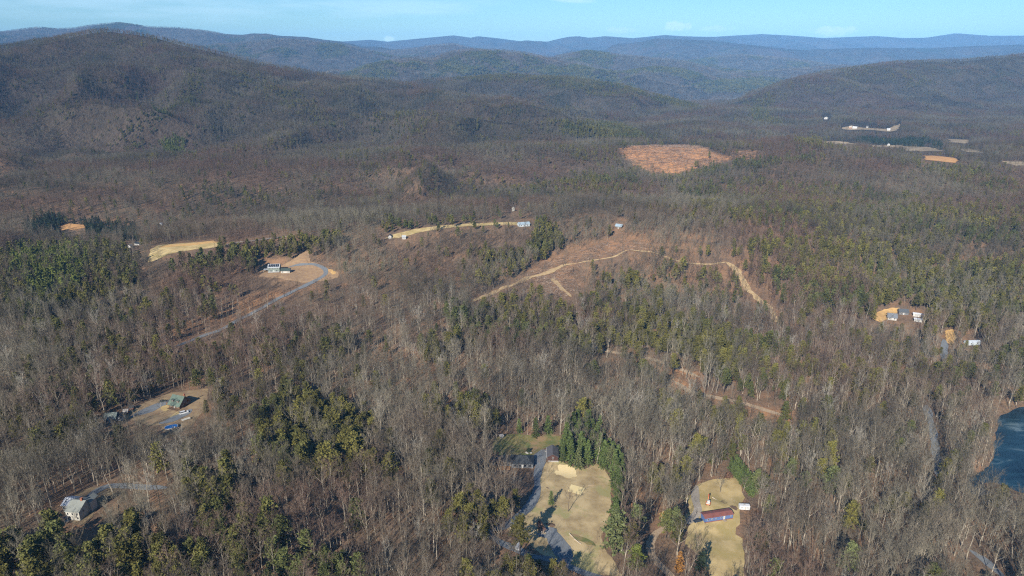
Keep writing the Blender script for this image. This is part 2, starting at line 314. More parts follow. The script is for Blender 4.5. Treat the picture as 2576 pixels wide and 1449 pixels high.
# ------------------------------------------------------------------ mesh helpers
class MB:
    def __init__(s): s.v = []; s.f = []
    def add(s, vs, fs):
        o = len(s.v); s.v.extend(vs); s.f.extend([tuple(i + o for i in f) for f in fs]); return s
    def box(s, x0, x1, y0, y1, z0, z1):
        return s.add([(x0,y0,z0),(x1,y0,z0),(x1,y1,z0),(x0,y1,z0),(x0,y0,z1),(x1,y0,z1),(x1,y1,z1),(x0,y1,z1)],
                     [(0,3,2,1),(4,5,6,7),(0,1,5,4),(1,2,6,5),(2,3,7,6),(3,0,4,7)])
    def prism(s, prof, x0, x1):      # profile in (y, z), extruded along x
        n = len(prof)
        vs = [(x0, p[0], p[1]) for p in prof] + [(x1, p[0], p[1]) for p in prof]
        return s.add(vs, [tuple(range(n))[::-1], tuple(range(n, 2 * n))] + [(i, (i + 1) % n, n + (i + 1) % n, n + i) for i in range(n)])
    def tube(s, pts, rad, n=5, cap=True):
        vs = []; fs = []
        for k, p in enumerate(pts):
            p = Vector(p); q = Vector(pts[min(k + 1, len(pts) - 1)]); o = Vector(pts[max(k - 1, 0)]); d = (q - o).normalized()
            u = d.orthogonal().normalized(); v = d.cross(u); r_ = rad[k]
            for j in range(n):
                a = 2 * math.pi * j / n; vs.append(tuple(p + u * (math.cos(a) * r_) + v * (math.sin(a) * r_)))
        for k in range(len(pts) - 1):
            for j in range(n): fs.append((k * n + j, k * n + (j + 1) % n, (k + 1) * n + (j + 1) % n, (k + 1) * n + j))
        if cap: fs.append(tuple(range((len(pts) - 1) * n, len(pts) * n))); fs.append(tuple(range(n))[::-1])
        return s.add(vs, fs)
    def xf(s, m):
        s.v = [tuple(m @ Vector(v)) for v in s.v]; return s
    def mesh(s, name, mats, idx=None, smooth=False):
        me = bpy.data.meshes.new(name); me.from_pydata(s.v, [], s.f)
        for m in (mats if isinstance(mats, list) else [mats]): me.materials.append(m)
        if idx is not None: me.polygons.foreach_set('material_index', idx)
        if smooth: me.polygons.foreach_set('use_smooth', [True] * len(me.polygons))
        me.update(); return me
    def build(s, name, mat, parent=None, smooth=False):
        o = bpy.data.objects.new(name, s.mesh(name, mat, smooth=smooth)); COL.objects.link(o)
        if parent: o.parent = parent
        return o
def tag(o, label=None, cat=None, group=None, kind=None):
    if label: o['label'] = label
    if cat: o['category'] = cat
    if group: o['group'] = group
    if kind: o['kind'] = kind
    return o
def thing(name, label, cat, loc, rz=0.0, group=None):
    o = bpy.data.objects.new(name, None); o.empty_display_size = 0.5; COL.objects.link(o)
    o.location = loc; o.rotation_euler = (0, 0, rz); return tag(o, label, cat, group)

# ------------------------------------------------------------------ clearings, tracks and special ground (photo pixels)
LAWN = [(1376,1163),(1362,1185),(1356,1205),(1352,1228),(1352,1245),(1345,1262),(1330,1284),(1300,1310),(1275,1330),(1300,1345),(1330,1362),(1360,1392),(1400,1412),(1470,1440),(1540,1449),(1600,1462),(1560,1445),(1545,1415),(1520,1380),(1512,1350),(1525,1320),(1535,1290),(1538,1265),(1536,1235),(1535,1205),(1520,1180),(1500,1165),(1470,1180),(1440,1172),(1410,1160)]
UPLAWN = [(1238,1120),(1240,1104),(1262,1095),(1300,1092),(1345,1098),(1385,1092),(1412,1098),(1415,1125),(1405,1130),(1372,1128),(1362,1132),(1345,1142),(1330,1152),(1300,1149),(1262,1149),(1240,1140)]
FIELD2 = [(1688,1250),(1700,1248),(1722,1252),(1740,1240),(1752,1224),(1765,1215),(1800,1206),(1830,1204),(1846,1200),(1856,1208),(1862,1225),(1866,1240),(1872,1252),(1864,1262),(1860,1290),(1862,1310),(1856,1330),(1848,1345),(1864,1356),(1868,1380),(1870,1410),(1873,1449),(1876,1475),(1790,1475),(1785,1440),(1770,1415),(1745,1385),(1726,1375),(1726,1340),(1732,1318),(1722,1300),(1732,1285),(1736,1270),(1725,1258)]
FIELD_L = [(372,660),(375,640),(380,628),(400,617),(440,614),(500,610),(535,607),(556,611),(558,620),(520,626),(490,628),(470,632),(450,634),(425,640),(405,650),(385,658)]
STRIP = [(968,600),(985,592),(1005,586),(1030,580),(1070,573),(1120,567),(1180,563),(1240,560),(1305,560),(1305,566),(1240,567),(1180,569),(1130,573),(1085,580),(1050,586),(1030,592),(1000,600)]
CLEARCUT = [(1562,372),(1600,366),(1680,364),(1745,364),(1768,370),(1790,382),(1830,396),(1845,404),(1800,412),(1740,425),(1690,437),(1645,437),(1605,420),(1572,400)]
LOG_HILL = [(1290,700),(1330,690),(1340,678),(1360,670),(1372,655),(1400,650),(1430,640),(1470,625),(1530,605),(1600,605),(1640,625),(1560,640),(1500,650),(1460,665),(1468,690),(1462,710),(1455,735),(1440,752),(1395,748),(1350,740),(1320,722),(1310,712)]
HOUSE_CLEAR = [(700,672),(735,655),(770,630),(778,628),(780,655),(800,665),(830,680),(852,684),(850,698),(820,706),(770,712),(715,704),(690,700),(655,695),(655,664)]
GREEN_YARD = [(290,1062),(310,1042),(350,1020),(400,1000),(430,988),(480,982),(525,978),(522,1005),(512,1030),(500,1045),(490,1062),(470,1082),(440,1088),(405,1085),(400,1068),(375,1072),(345,1060),(320,1055)]
WHITE_YARD = [(160,1262),(180,1250),(225,1228),(270,1218),(295,1222),(285,1240),(258,1262),(238,1290),(215,1318),(190,1318),(165,1310),(158,1285)]
RIGHT_A = [(2190,798),(2205,785),(2240,772),(2265,772),(2290,782),(2325,782),(2330,806),(2300,812),(2262,812),(2238,806),(2200,812)]
RIGHT_B = [(2378,832),(2398,830),(2405,850),(2395,872),(2382,862)]
RIGHT_C = [(2432,856),(2462,856),(2462,868),(2432,870)]
DOT_FIELD = [(138,577),(150,568),(175,563),(212,566),(214,573),(190,578),(160,580)]
FARM = [(2118,321),(2145,316),(2170,322),(2200,323),(2235,325),(2250,317),(2266,311),(2262,322),(2250,331),(2225,332),(2200,328),(2165,327),(2120,325)]
FARF = [[(2270,368),(2330,370),(2388,378),(2370,381),(2310,382),(2272,374)], [(2408,375),(2450,378),(2480,383),(2470,386),(2420,380)], [(2068,355),(2110,356),(2160,362),(2120,364),(2070,359)],
        [(2185,363),(2270,366),(2270,372),(2190,370)], [(2520,406),(2620,408),(2620,416),(2560,418),(2525,411)], [(2386,350),(2440,352),(2430,362),(2390,358)]]
ORANGE = [(2318,392),(2355,393),(2400,398),(2412,405),(2408,411),(2375,408),(2330,403)]
PATCHES = dict(lawn=LAWN, uplawn=UPLAWN, field2=FIELD2)
# paths: name, points, width in metres
PATHS = [
 ('driveway', [(1372,1142),(1362,1160),(1355,1180),(1352,1200),(1352,1222),(1350,1240),(1340,1262),(1322,1285),(1300,1303),(1278,1320),(1255,1330),(1235,1335)], 4.2, 'gravel'),
 ('lower_driveway', [(1230,1332),(1238,1350),(1265,1368),(1300,1382),(1330,1398),(1365,1404),(1400,1412),(1440,1430),(1480,1445),(1540,1460)], 4.0, 'gravel'),
 ('parking_spur', [(1378,1330),(1395,1348),(1405,1368),(1412,1385),(1422,1400),(1428,1418)], 8.0, 'gravel'),
 ('track', [(1752,1222),(1750,1245),(1752,1262),(1757,1282),(1750,1298),(1738,1309),(1728,1318)], 4.2, 'palegravel'),
 ('dirt_track', [(1690,1318),(1668,1330),(1650,1342),(1640,1358),(1636,1375),(1638,1392),(1650,1410),(1668,1428),(1690,1449),(1712,1470)], 4.0, 'dirt'),
 ('hill_road', [(440,872),(480,858),(520,842),(556,830),(600,806),(650,780),(700,752),(745,730),(790,708),(808,698),(820,688),(818,678),(805,670),(790,665),(770,665),(745,668),(728,672)], 5.0, 'gravel'),
 ('logging_track', [(1190,758),(1215,748),(1240,738),(1262,728),(1278,720),(1300,714),(1318,704),(1330,698),(1350,694),(1368,690),(1385,684),(1402,674),(1425,666),(1450,664)], 5.6, 'trail'),
 ('logging_spur', [(1388,700),(1398,710),(1412,725),(1425,735),(1437,747)], 4.5, 'trail'),
 ('ridge_track', [(1452,663),(1480,658),(1515,652),(1545,646),(1562,638),(1580,630),(1610,632),(1645,636),(1680,648),(1710,658),(1750,664),(1790,665),(1825,660)], 2.6, 'trail'),
 ('descending_track', [(1828,661),(1848,676),(1862,692),(1872,712),(1880,728),(1900,745),(1915,760),(1935,775),(1945,790),(1955,812)], 6.5, 'trail'),
 ('forest_road', [(2375,855),(2378,872),(2374,890),(2372,905)], 6.0, 'gravel'),
 ('woodland_road', [(2330,1020),(2345,1080),(2352,1120),(2358,1160),(2362,1200)], 5.0, 'gravel'),
 ('corner_road', [(2440,1385),(2470,1405),(2490,1422),(2510,1440),(2540,1470)], 5.0, 'gravel'),
 ('left_driveway', [(212,1268),(228,1250),(245,1236),(270,1224),(310,1222),(360,1226),(420,1228)], 4.5, 'gravel'),
 ('house_driveway', [(330,1050),(352,1040),(375,1030),(400,1018),(420,1012),(436,1006)], 7.0, 'gravel'),
 ('pool_driveway', [(400,1066),(425,1060),(450,1048),(470,1038),(480,1030)], 5.5, 'gravel'),
 ('field_track', [(560,618),(600,610),(650,604),(700,598),(740,592)], 4.0, 'palegravel'),
 ('clearing_track', [(1500,880),(1560,890),(1640,905),(1700,925),(1760,950)], 5.0, 'dirt'),
 ('woodland_track', [(1690,958),(1712,968),(1735,985),(1800,1000),(1860,1012),(1920,1030),(1980,1048)], 5.0, 'dirt'),
]
MT['grass'] = M('dormant_grass', (0.54, 0.415, 0.225), (0.33, 0.245, 0.13), 0.10, 0.95, 9, (0.40, 0.62), 0.06, 3.0, col3=(0.34, 0.30, 0.135), scale3=0.07, amt3=(0.54, 0.62), spec=0.05)
MT['greengrass'] = M('greenish_grass', (0.24, 0.20, 0.085), (0.135, 0.155, 0.055), 0.14, 0.95, 7, (0.42, 0.6), 0.06, 3.0, col3=(0.31, 0.21, 0.115), scale3=0.09, amt3=(0.5, 0.62), spec=0.05)
MT['drygrass'] = M('dry_hay_grass', (0.55, 0.42, 0.205), (0.37, 0.275, 0.13), 0.10, 0.95, 9, (0.40, 0.62), 0.06, 3.0, col3=(0.38, 0.30, 0.125), scale3=0.05, amt3=(0.5, 0.66), spec=0.05)
MT['gravel'] = M('blue_grey_gravel', (0.20, 0.215, 0.225), (0.155, 0.165, 0.175), 0.8, 0.95, 6, (0.35, 0.65), 0.04, 6.0, spec=0.1)
MT['palegravel'] = M('pale_gravel', (0.36, 0.32, 0.27), (0.28, 0.24, 0.19), 0.8, 0.95, 6, spec=0.1)
MT['dirt'] = M('pale_dirt', (0.44, 0.33, 0.22), (0.34, 0.245, 0.155), 0.8, 0.95, 6, spec=0.05)
MT['trail'] = M('bare_tan_soil', (0.50, 0.37, 0.20), (0.40, 0.27, 0.14), 0.3, 0.95, 6, spec=0.05)
MT['trail2'] = M('brown_soil', (0.36, 0.25, 0.15), (0.27, 0.18, 0.115), 0.3, 0.95, 6, spec=0.05)
MT['sand'] = M('sand', (0.82, 0.66, 0.34), (0.76, 0.60, 0.30), 0.9, 0.95, 5, spec=0.05)
MT['straw'] = M('straw_mulch', (0.80, 0.64, 0.35), (0.68, 0.53, 0.28), 1.2, 0.95, 6, spec=0.05)
MT['orangefield'] = M('orange_clay', (0.55, 0.31, 0.13), (0.42, 0.23, 0.10), 0.08, 0.95, 5, spec=0.05)
MT['farfield'] = M('far_hay', (0.36, 0.28, 0.18), (0.22, 0.17, 0.11), 0.03, 0.95, 5, spec=0.05)
MT['clay'] = M('yellow_clay', (0.62, 0.40, 0.16), (0.46, 0.28, 0.12), 0.3, 0.95, 5, spec=0.05)

def worldpoly(pix):
    x, y, z = hit([p[0] for p in pix], [p[1] for p in pix]); return np.stack([x, y], 1)
def roughen(P, amp, step, seed):
    out = []; n = len(P)
    for i in range(n):
        a = P[i]; b = P[(i + 1) % n]; L = math.hypot(*(b - a)); k = max(1, int(L / step))
        for j in range(k):
            q = a + (b - a) * (j / k)
            out.append((q[0] + amp * float(fbm(q[0] / step / 1.7, q[1] / step / 1.7, 2, seed)) * 2, q[1] + amp * float(fbm(q[0] / step / 1.7 + 50, q[1] / step / 1.7, 2, seed + 5)) * 2))
    return out
def sheet(name, P, mat, off, step, label=None, amp=0.8, seed=1, kind='structure', flat=None, parent=None):
    B = roughen(np.array(P), amp, step * 0.7, seed) if amp else [tuple(p) for p in P]
    xs = [p[0] for p in B]; ys = [p[1] for p in B]; n = len(B)
    gx, gy_ = np.meshgrid(np.arange(min(xs), max(xs), step), np.arange(min(ys), max(ys), step)); gx = gx.ravel() + 0.13; gy_ = gy_.ravel() + 0.07
    k = pip(gx, gy_, B) & (pdist(gx, gy_, B) > step * 0.4)
    pts = [Vector(p) for p in B] + [Vector((float(a), float(b))) for a, b in zip(gx[k], gy_[k])]
    vs, es, fs, _, _, _ = delaunay_2d_cdt(pts, [(i, (i + 1) % n) for i in range(n)], [], 0, 1e-4)
    vx = np.array([v[0] for v in vs]); vy = np.array([v[1] for v in vs])
    cf = np.array([(sum(vs[i][0] for i in f) / 3, sum(vs[i][1] for i in f) / 3) for f in fs]); inn = pip(cf[:, 0], cf[:, 1], B)
    z = np.full(vx.shape, flat) if flat is not None else ground(vx, vy) + off
    mb = MB(); mb.v = list(zip(vx.tolist(), vy.tolist(), z.tolist())); mb.f = [tuple(f) for f, q in zip(fs, inn) if q]
    me = mb.mesh(name, mat, smooth=True)
    o = bpy.data.objects.new(name, me); COL.objects.link(o); o['kind'] = kind
    if label: o['label'] = label
    if parent: o.parent = parent
    return o
def spline(P, step):
    P = np.array(P, float); out = []
    for i in range(len(P) - 1):
        a = P[max(i - 1, 0)]; b = P[i]; c = P[i + 1]; d = P[min(i + 2, len(P) - 1)]; k = max(2, int(math.hypot(*(c - b)) / step))
        for j in range(k):
            t = j / k; out.append(0.5 * ((2 * b) + (c - a) * t + (2 * a - 5 * b + 4 * c - d) * t * t + (3 * b - a - 3 * c + d) * t ** 3))
    out.append(P[-1]); return np.array(out)
def strip(name, pix, width, mat, off, label, seed=3):
    C = spline(worldpoly(pix), 3.0); T = np.gradient(C, axis=0); T /= np.linalg.norm(T, axis=1)[:, None] + 1e-9; N = np.stack([-T[:, 1], T[:, 0]], 1)
    mb = MB(); cr = 5; rows = []
    for k in range(len(C)):
        ra = 0.55 if 'soil' in mat.name else 0.28; e1 = 1 + ra * float(fbm(k * 0.35, 3.1, 2, seed)) * 2; e2 = 1 + ra * float(fbm(k * 0.35, 9.1, 2, seed)) * 2
        fade = min(1, 0.35 + k / 4, 0.35 + (len(C) - 1 - k) / 4)
        for j in range(cr):
            u = (j / (cr - 1) - 0.5); q = C[k] + N[k] * u * width * fade * (e1 if u < 0 else e2); rows.append(q)
    rows = np.array(rows); z = ground(rows[:, 0], rows[:, 1]) + off
    mb.v = list(zip(rows[:, 0].tolist(), rows[:, 1].tolist(), z.tolist()))
    for k in range(len(C) - 1):
        for j in range(cr - 1): a = k * cr + j; mb.f.append((a, a + 1, a + cr + 1, a + cr))
    me = mb.mesh(name, mat, smooth=True); o = bpy.data.objects.new(name, me); COL.objects.link(o)
    return tag(o, label, kind='structure')

# level pads under the bigger houses
def pad(p1, p2, size, blend=14):
    a = hit1(*p1); b = hit1(*p2); c = (a + b) / 2; flatten([(c.x - size, c.y - size), (c.x + size, c.y - size), (c.x + size, c.y + size), (c.x - size, c.y + size)], c.z, 0, blend); return c
pad((1376,1160), (1404,1160), 8); pad((1250,1176), (1335,1178), 11); pad((1773,1316), (1843,1305), 9); pad((430,1018), (470,1022), 9); pad((180,1300), (215,1305), 10)
pad((680,685), (712,684), 14, 22); pad((1352,1335), (1368,1338), 4, 6); pad((2235,797), (2262,800), 9); pad((2296,794), (2318,800), 8)

# the ground sheet itself
nv, ns = GZ.shape
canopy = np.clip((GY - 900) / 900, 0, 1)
me = bpy.data.meshes.new('ground')
co = np.stack([GX, GY, GZ], 2).reshape(-1, 3)
me.vertices.add(nv * ns); me.vertices.foreach_set('co', co.ravel())
ii = (np.arange(nv - 1)[:, None] * ns + np.arange(ns - 1)[None, :]).ravel()
quads = np.stack([ii, ii + 1, ii + 1 + ns, ii + ns], 1)
me.loops.add(quads.size); me.loops.foreach_set('vertex_index', quads.ravel())
me.polygons.add(len(quads)); me.polygons.foreach_set('loop_start', np.arange(0, quads.size, 4)); me.polygons.foreach_set('use_smooth', np.ones(len(quads), bool))
me.update(calc_edges=True)
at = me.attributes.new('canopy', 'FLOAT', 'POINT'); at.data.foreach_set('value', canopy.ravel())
gpx, gpy, _ = project(GX, GY, GZ)
cut = np.zeros(GX.shape)
for poly, a in ((CLEARCUT, 1.0), ([(1830,396),(1850,380),(1905,378),(1925,388),(1900,402),(1860,404)], 0.7), (LOG_HILL, 0.30), ([(1290,715),(1370,650),(1440,615),(1560,578),(1720,600),(1960,650),(1990,760),(1900,790),(1740,750),(1500,755),(1340,750)], 0.16), ([(1560,885),(1640,890),(1700,915),(1760,950),(1740,965),(1680,935),(1600,910)], .5), ([(1690,950),(1760,975),(1800,1010),(1740,1005),(1700,980)], .6), ([(1880,1030),(2000,1045),(1990,1062),(1900,1050)], .5), ([(560,1140),(640,1090),(700,1090),(650,1140),(590,1170)], .5), ([(1500,1075),(1560,1082),(1550,1100),(1500,1098)], .6), ([(1605,1170),(1640,1190),(1625,1260),(1600,1280),(1590,1230)], .6), ([(880,850),(1000,880),(1130,900),(1100,940),(950,920)], .3), ([(380,830),(560,770),(700,715),(720,725),(560,820),(430,870)], .4)):
    WP = worldpoly(poly); sub = (GX > WP[:, 0].min() - 40) & (GX < WP[:, 0].max() + 40) & (GY > WP[:, 1].min() - 40) & (GY < WP[:, 1].max() + 40)
    d = pdist(GX[sub], GY[sub], WP); d = np.where(pip(GX[sub], GY[sub], WP), d, -d) + 20 * fbm(GX[sub] / 30, GY[sub] / 30, 3, 4)
    cut[sub] = np.maximum(cut[sub], a * np.clip(d / 12 + 0.5, 0, 1))
at = me.attributes.new('cut', 'FLOAT', 'POINT'); at.data.foreach_set('value', cut.ravel())
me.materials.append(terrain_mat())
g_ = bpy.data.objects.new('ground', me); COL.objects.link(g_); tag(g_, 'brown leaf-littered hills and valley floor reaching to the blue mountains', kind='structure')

# grass, sand and track sheets
sheet('lawn', worldpoly(LAWN), MT['grass'], 0.10, 4, 'tan winter lawn around the sand court')
sheet('grass_patch', worldpoly(UPLAWN), MT['greengrass'], 0.10, 4, 'mottled green and tan grass behind the dark-roofed house', seed=8)
sheet('field', worldpoly(FIELD2), MT['drygrass'], 0.10, 4, 'tan hay field around the blue mobile home', seed=9)
sheet('green_grass', worldpoly([(1425,1338),(1455,1345),(1492,1362),(1498,1372),(1480,1375),(1462,1362),(1440,1352)]), MT['greengrass'], 0.13, 3, 'green grass patch in the tan lawn', amp=1.5)
sheet('straw_ground', worldpoly([(1397,1190),(1404,1180),(1412,1172),(1430,1170),(1448,1178),(1454,1186),(1450,1194),(1440,1204),(1425,1204),(1412,1199),(1400,1196)]), MT['straw'], 0.26, 2, 'pale straw patch beside the brown barn', amp=1.5)
sheet('sand_court', worldpoly([(1437,1219),(1472,1229),(1461,1246),(1428,1237)]), MT['sand'], 0.26, 2, 'rectangular sand court on the tan lawn', amp=0)
sheet('gravel_yard', worldpoly([(1362,1131),(1376,1132),(1376,1158),(1366,1164),(1352,1172),(1338,1168),(1342,1152),(1322,1147),(1340,1149)]), MT['gravel'], 0.30, 2, 'blue-grey gravel yard between the barn and the dark-roofed house', amp=0.4)
sheet('gravel_pad', worldpoly([(1374,1326),(1388,1328),(1402,1334),(1412,1352),(1420,1372),(1408,1384),(1392,1372),(1378,1360),(1362,1352),(1350,1350),(1352,1342),(1372,1346)]), MT['gravel'], 0.30, 2, 'gravel pad below the small brown cabin', amp=0.8)
sheet('hay_field', worldpoly(FIELD_L), MT['drygrass'], 0.3, 6, 'tan field on the left beyond the pines')
sheet('bare_bank', worldpoly([(398,623),(420,617),(470,614),(520,608),(536,606),(548,611),(520,613),(495,617),(450,620),(410,623)]), MT['clay'], 0.42, 4, 'bare clay bank along the far edge of the left field')
sheet('grass_strip', worldpoly(STRIP), MT['drygrass'], 0.3, 6, 'long tan grass strip below the pine row')
sheet('yard', worldpoly(HOUSE_CLEAR), M('brown_yard', (0.36, 0.24, 0.13), (0.27, 0.17, 0.10), 0.3, 0.95, 5), 0.25, 4, 'brown dirt yard around the house with solar panels', amp=1.5)
sheet('clay_bank', worldpoly([(826,678),(838,680),(846,688),(838,692),(828,684)]), MT['clay'], 0.4, 2, 'orange clay bank at the bend of the hill road')
sheet('leafy_yard', worldpoly(GREEN_YARD), M('leafy_yard_grass', (0.32, 0.235, 0.13), (0.22, 0.15, 0.09), 0.25, 0.95, 5), 0.1, 4, 'brown yard around the green-roofed house', amp=1.0)
sheet('yard_grass', worldpoly([(402,1022),(428,1007),(438,1020),(430,1030),(412,1036)]), MT['drygrass'], 0.15, 2, 'yellow grass in front of the green-roofed house', amp=0.6)
sheet('yard_grass', worldpoly([(428,1048),(445,1036),(462,1040),(455,1052),(432,1060)]), MT['drygrass'], 0.15, 2, 'yellow grass between the two gravel drives', amp=0.6)
sheet('side_yard', worldpoly(WHITE_YARD), M('dull_yard_grass', (0.24, 0.18, 0.10), (0.17, 0.12, 0.075), 0.25, 0.95, 5), 0.1, 4, 'brown yard around the white farmhouse')  # darker, duller grass than around the green-roofed house
sheet('dirt_lot', worldpoly([(2190,800),(2208,786),(2238,775),(2262,774),(2260,786),(2240,800),(2215,812)]), MT['clay'], 0.3, 4, 'orange clay lot beside the grey-roofed house on the right')
sheet('dirt_lot', worldpoly(RIGHT_B), MT['clay'], 0.3, 3, 'small clay opening at the top of the forest road')
sheet('hay_field', worldpoly(DOT_FIELD), MT['orangefield'], 0.4, 6, 'small tan opening beside the dark evergreens')
sheet('clay_field', worldpoly(ORANGE), MT['orangefield'], 0.6, 12, 'orange field in the valley on the right', amp=4)
sheet('farm_yard', worldpoly(FARM), MT['farfield'], 0.6, 12, 'pale farm yard at the foot of the right hill', amp=4)
for k, fp in enumerate(FARF):
    sheet('hay_field', worldpoly(fp), MT['farfield'], 0.6, 14, ['long pale field in the valley on the right', 'pale field right of the long pale field', 'thin pale field left of the dark pine row', 'narrow tan field below the dark pine row', 'pale field at the right edge of the valley', 'small pale opening on the valley floor'][k], amp=4, seed=20 + k)
PLAB = {'driveway': 'blue-grey gravel drive curving past the wood to the barn', 'lower_driveway': 'gravel drive along the foot of the lawn', 'parking_spur': 'gravel spur joining the pad to the drive', 'track': 'pale gravel track above the mobile home', 'dirt_track': 'two-rut dirt track between the pines', 'hill_road': 'gravel road climbing to the house with solar panels', 'logging_track': 'bright bare logging track across the cut hill', 'logging_spur': 'short bare track dropping down the cut hill', 'ridge_track': 'bare track along the top of the knoll', 'descending_track': 'bare track dropping through the woods right of the knoll', 'forest_road': 'short grey road through the woods on the right', 'woodland_road': 'grey road hidden in the woods left of the pond', 'corner_road': 'gravel road in the lower right corner', 'left_driveway': 'gravel drive behind the white farmhouse', 'house_driveway': 'gravel drive to the green-roofed house', 'pool_driveway': 'gravel drive beside the swimming pool', 'field_track': 'pale track running from the left field', 'clearing_track': 'brown track through the middle woods', 'woodland_track': 'brown track slanting through the right woods'}
for k, (nm, pts, wd, mt) in enumerate(PATHS):
    strip(nm, pts, wd, MT[mt], 0.22 if pts[0][1] > 900 or nm in ('driveway',) else 0.38, PLAB[nm], seed=40 + k)
# wheel ruts on the two-track
for s_ in (-0.75, 0.75):
    pass
# pond with wind-roughened, partly frozen water
def pond_mat():
    m = bpy.data.materials.new('pond_ice'); m.use_nodes = True; n = m.node_tree; b = n.nodes['Principled BSDF']
    g = n.nodes.new('ShaderNodeNewGeometry'); mp = n.nodes.new('ShaderNodeMapping'); mp.inputs['Rotation'].default_value = (0, 0, R(35)); mp.inputs['Scale'].default_value = (0.05, 0.14, 1)
    t = n.nodes.new('ShaderNodeTexNoise'); t.inputs['Detail'].default_value = 9; t.inputs['Roughness'].default_value = 0.68; t.inputs['Distortion'].default_value = 1.2; t.inputs['Scale'].default_value = 0.45
    r_ = n.nodes.new('ShaderNodeValToRGB'); e = r_.color_ramp.elements; e[0].position = 0.38; e[0].color = (0.005, 0.018, 0.030, 1); e[1].position = 0.74; e[1].color = (0.20, 0.27, 0.29, 1)
    x = r_.color_ramp.elements.new(0.56); x.color = (0.012, 0.040, 0.060, 1)
    n.links.new(g.outputs['Position'], mp.inputs['Vector']); n.links.new(mp.outputs['Vector'], t.inputs['Vector']); n.links.new(t.outputs['Fac'], r_.inputs['Fac']); n.links.new(r_.outputs['Color'], b.inputs['Base Color'])
    b.inputs['Roughness'].default_value = 0.32; b.inputs['Specular IOR Level'].default_value = 0.5
    return m
sheet('pond', PONDW, pond_mat(), 0, 6, 'dark blue partly frozen pond at the right edge', amp=1.2, flat=POND_Z + 0.12)

# ------------------------------------------------------------------ tree models
def rv(rng, z=0.0):
    a = rng.uniform(0, 2 * math.pi); b = rng.uniform(-1, 1); r_ = math.sqrt(1 - b * b); return Vector((math.cos(a) * r_, math.sin(a) * r_, b + z)).normalized()
def sliver(mb, p, d, wid, rng):
    s = d.cross(rv(rng)).normalized() * wid * 0.5
    mb.add([tuple(p - s), tuple(p + s), tuple(p + d)], [(0, 1, 2)])
def bare_tree(seed, H=22.0, spread=1.0, base=0.42, nl=8, nb=6, ntw=7, tw=0.05, n=5, big=1.0, lean=0.6):
    rng = random.Random(seed); T = MB(); C = MB()
    pts = [Vector((0, 0, -0.6))]; k = 6; off = Vector((0, 0, 0)); ld = Vector((rng.uniform(-lean, lean), rng.uniform(-lean, lean), 0))
    for i in range(1, k + 1):
        off = off + Vector((rng.uniform(-.25, .25), rng.uniform(-.25, .25), 0)) + ld * 0.25; pts.append(Vector((off.x, off.y, H * 0.86 * i / k)))
    r0 = H * 0.0105 * big
    rad = [r0 * (1 - 0.83 * i / k) for i in range(k + 1)]; rad[0] *= 1.25
    T.tube(pts, rad, n, False)
    def on(t):
        q = t * k; i = min(int(q), k - 1); return pts[i].lerp(pts[i + 1], q - i)
    az = rng.uniform(0, 6.28)
    for l in range(nl):
        t = base / 0.86 + (1 - base / 0.86) * (l + 0.3) / nl; az += 2.4 + rng.uniform(-.4, .4)
        el = R(rng.uniform(50, 68)) + 0.3 * (t - 0.6); L = H * spread * rng.uniform(0.26, 0.38) * (1.3 - 0.6 * t)
        d = Vector((math.cos(az) * math.cos(el), math.sin(az) * math.cos(el), math.sin(el))); p0 = on(t); p1 = p0 + d * L * 0.5; d2 = (d + Vector((0, 0, 0.45))).normalized(); p2 = p1 + d2 * L * 0.5
        rr = r0 * (1 - 0.8 * t) * 0.62
        T.tube([p0, p1, p2], [rr, rr * 0.62, rr * 0.2], 3, False)
        for b in range(nb):
            s = 0.25 + 0.75 * (b + 0.5) / nb; q = p0.lerp(p1, s * 2) if s < 0.5 else p1.lerp(p2, s * 2 - 1)
            dd = (d2 * 0.75 + rv(rng, 0.7) * 0.9).normalized(); bl = H * spread * rng.uniform(0.07, 0.12)
            if tw < 0.09: C.tube([q, q + dd * bl], [rr * 0.26, rr * 0.08], 3, False)
            else: sliver(C, q, dd * bl, rr * 0.5, rng)
            for w_ in range(ntw):
                u = (w_ + 0.6) / ntw; e = q + dd * bl * u; td = (dd * 0.6 + rv(rng, 0.6)).normalized() * H * rng.uniform(0.045, 0.08)
                sliver(C, e, td, tw * rng.uniform(0.7, 1.3), rng)
    top = pts[-1]
    for w_ in range(ntw * 2):
        sliver(C, top - Vector((0, 0, rng.uniform(0, H * 0.12))), (rv(rng, 0.9)).normalized() * H * 0.09, tw * 1.1, rng)
    return T, C
def tuft(mb, p, s, rng, up=0.5):
    n_ = rv(rng, up); u = n_.orthogonal().normalized(); v = n_.cross(u); a = rng.uniform(0, 6.28); c, q = math.cos(a), math.sin(a)
    u, v = u * c + v * q, v * c - u * q
    mb.add([tuple(p + u * s), tuple(p - u * s * 0.5 + v * s * 0.8), tuple(p - u * s * 0.5 - v * s * 0.8)], [(0, 1, 2)])
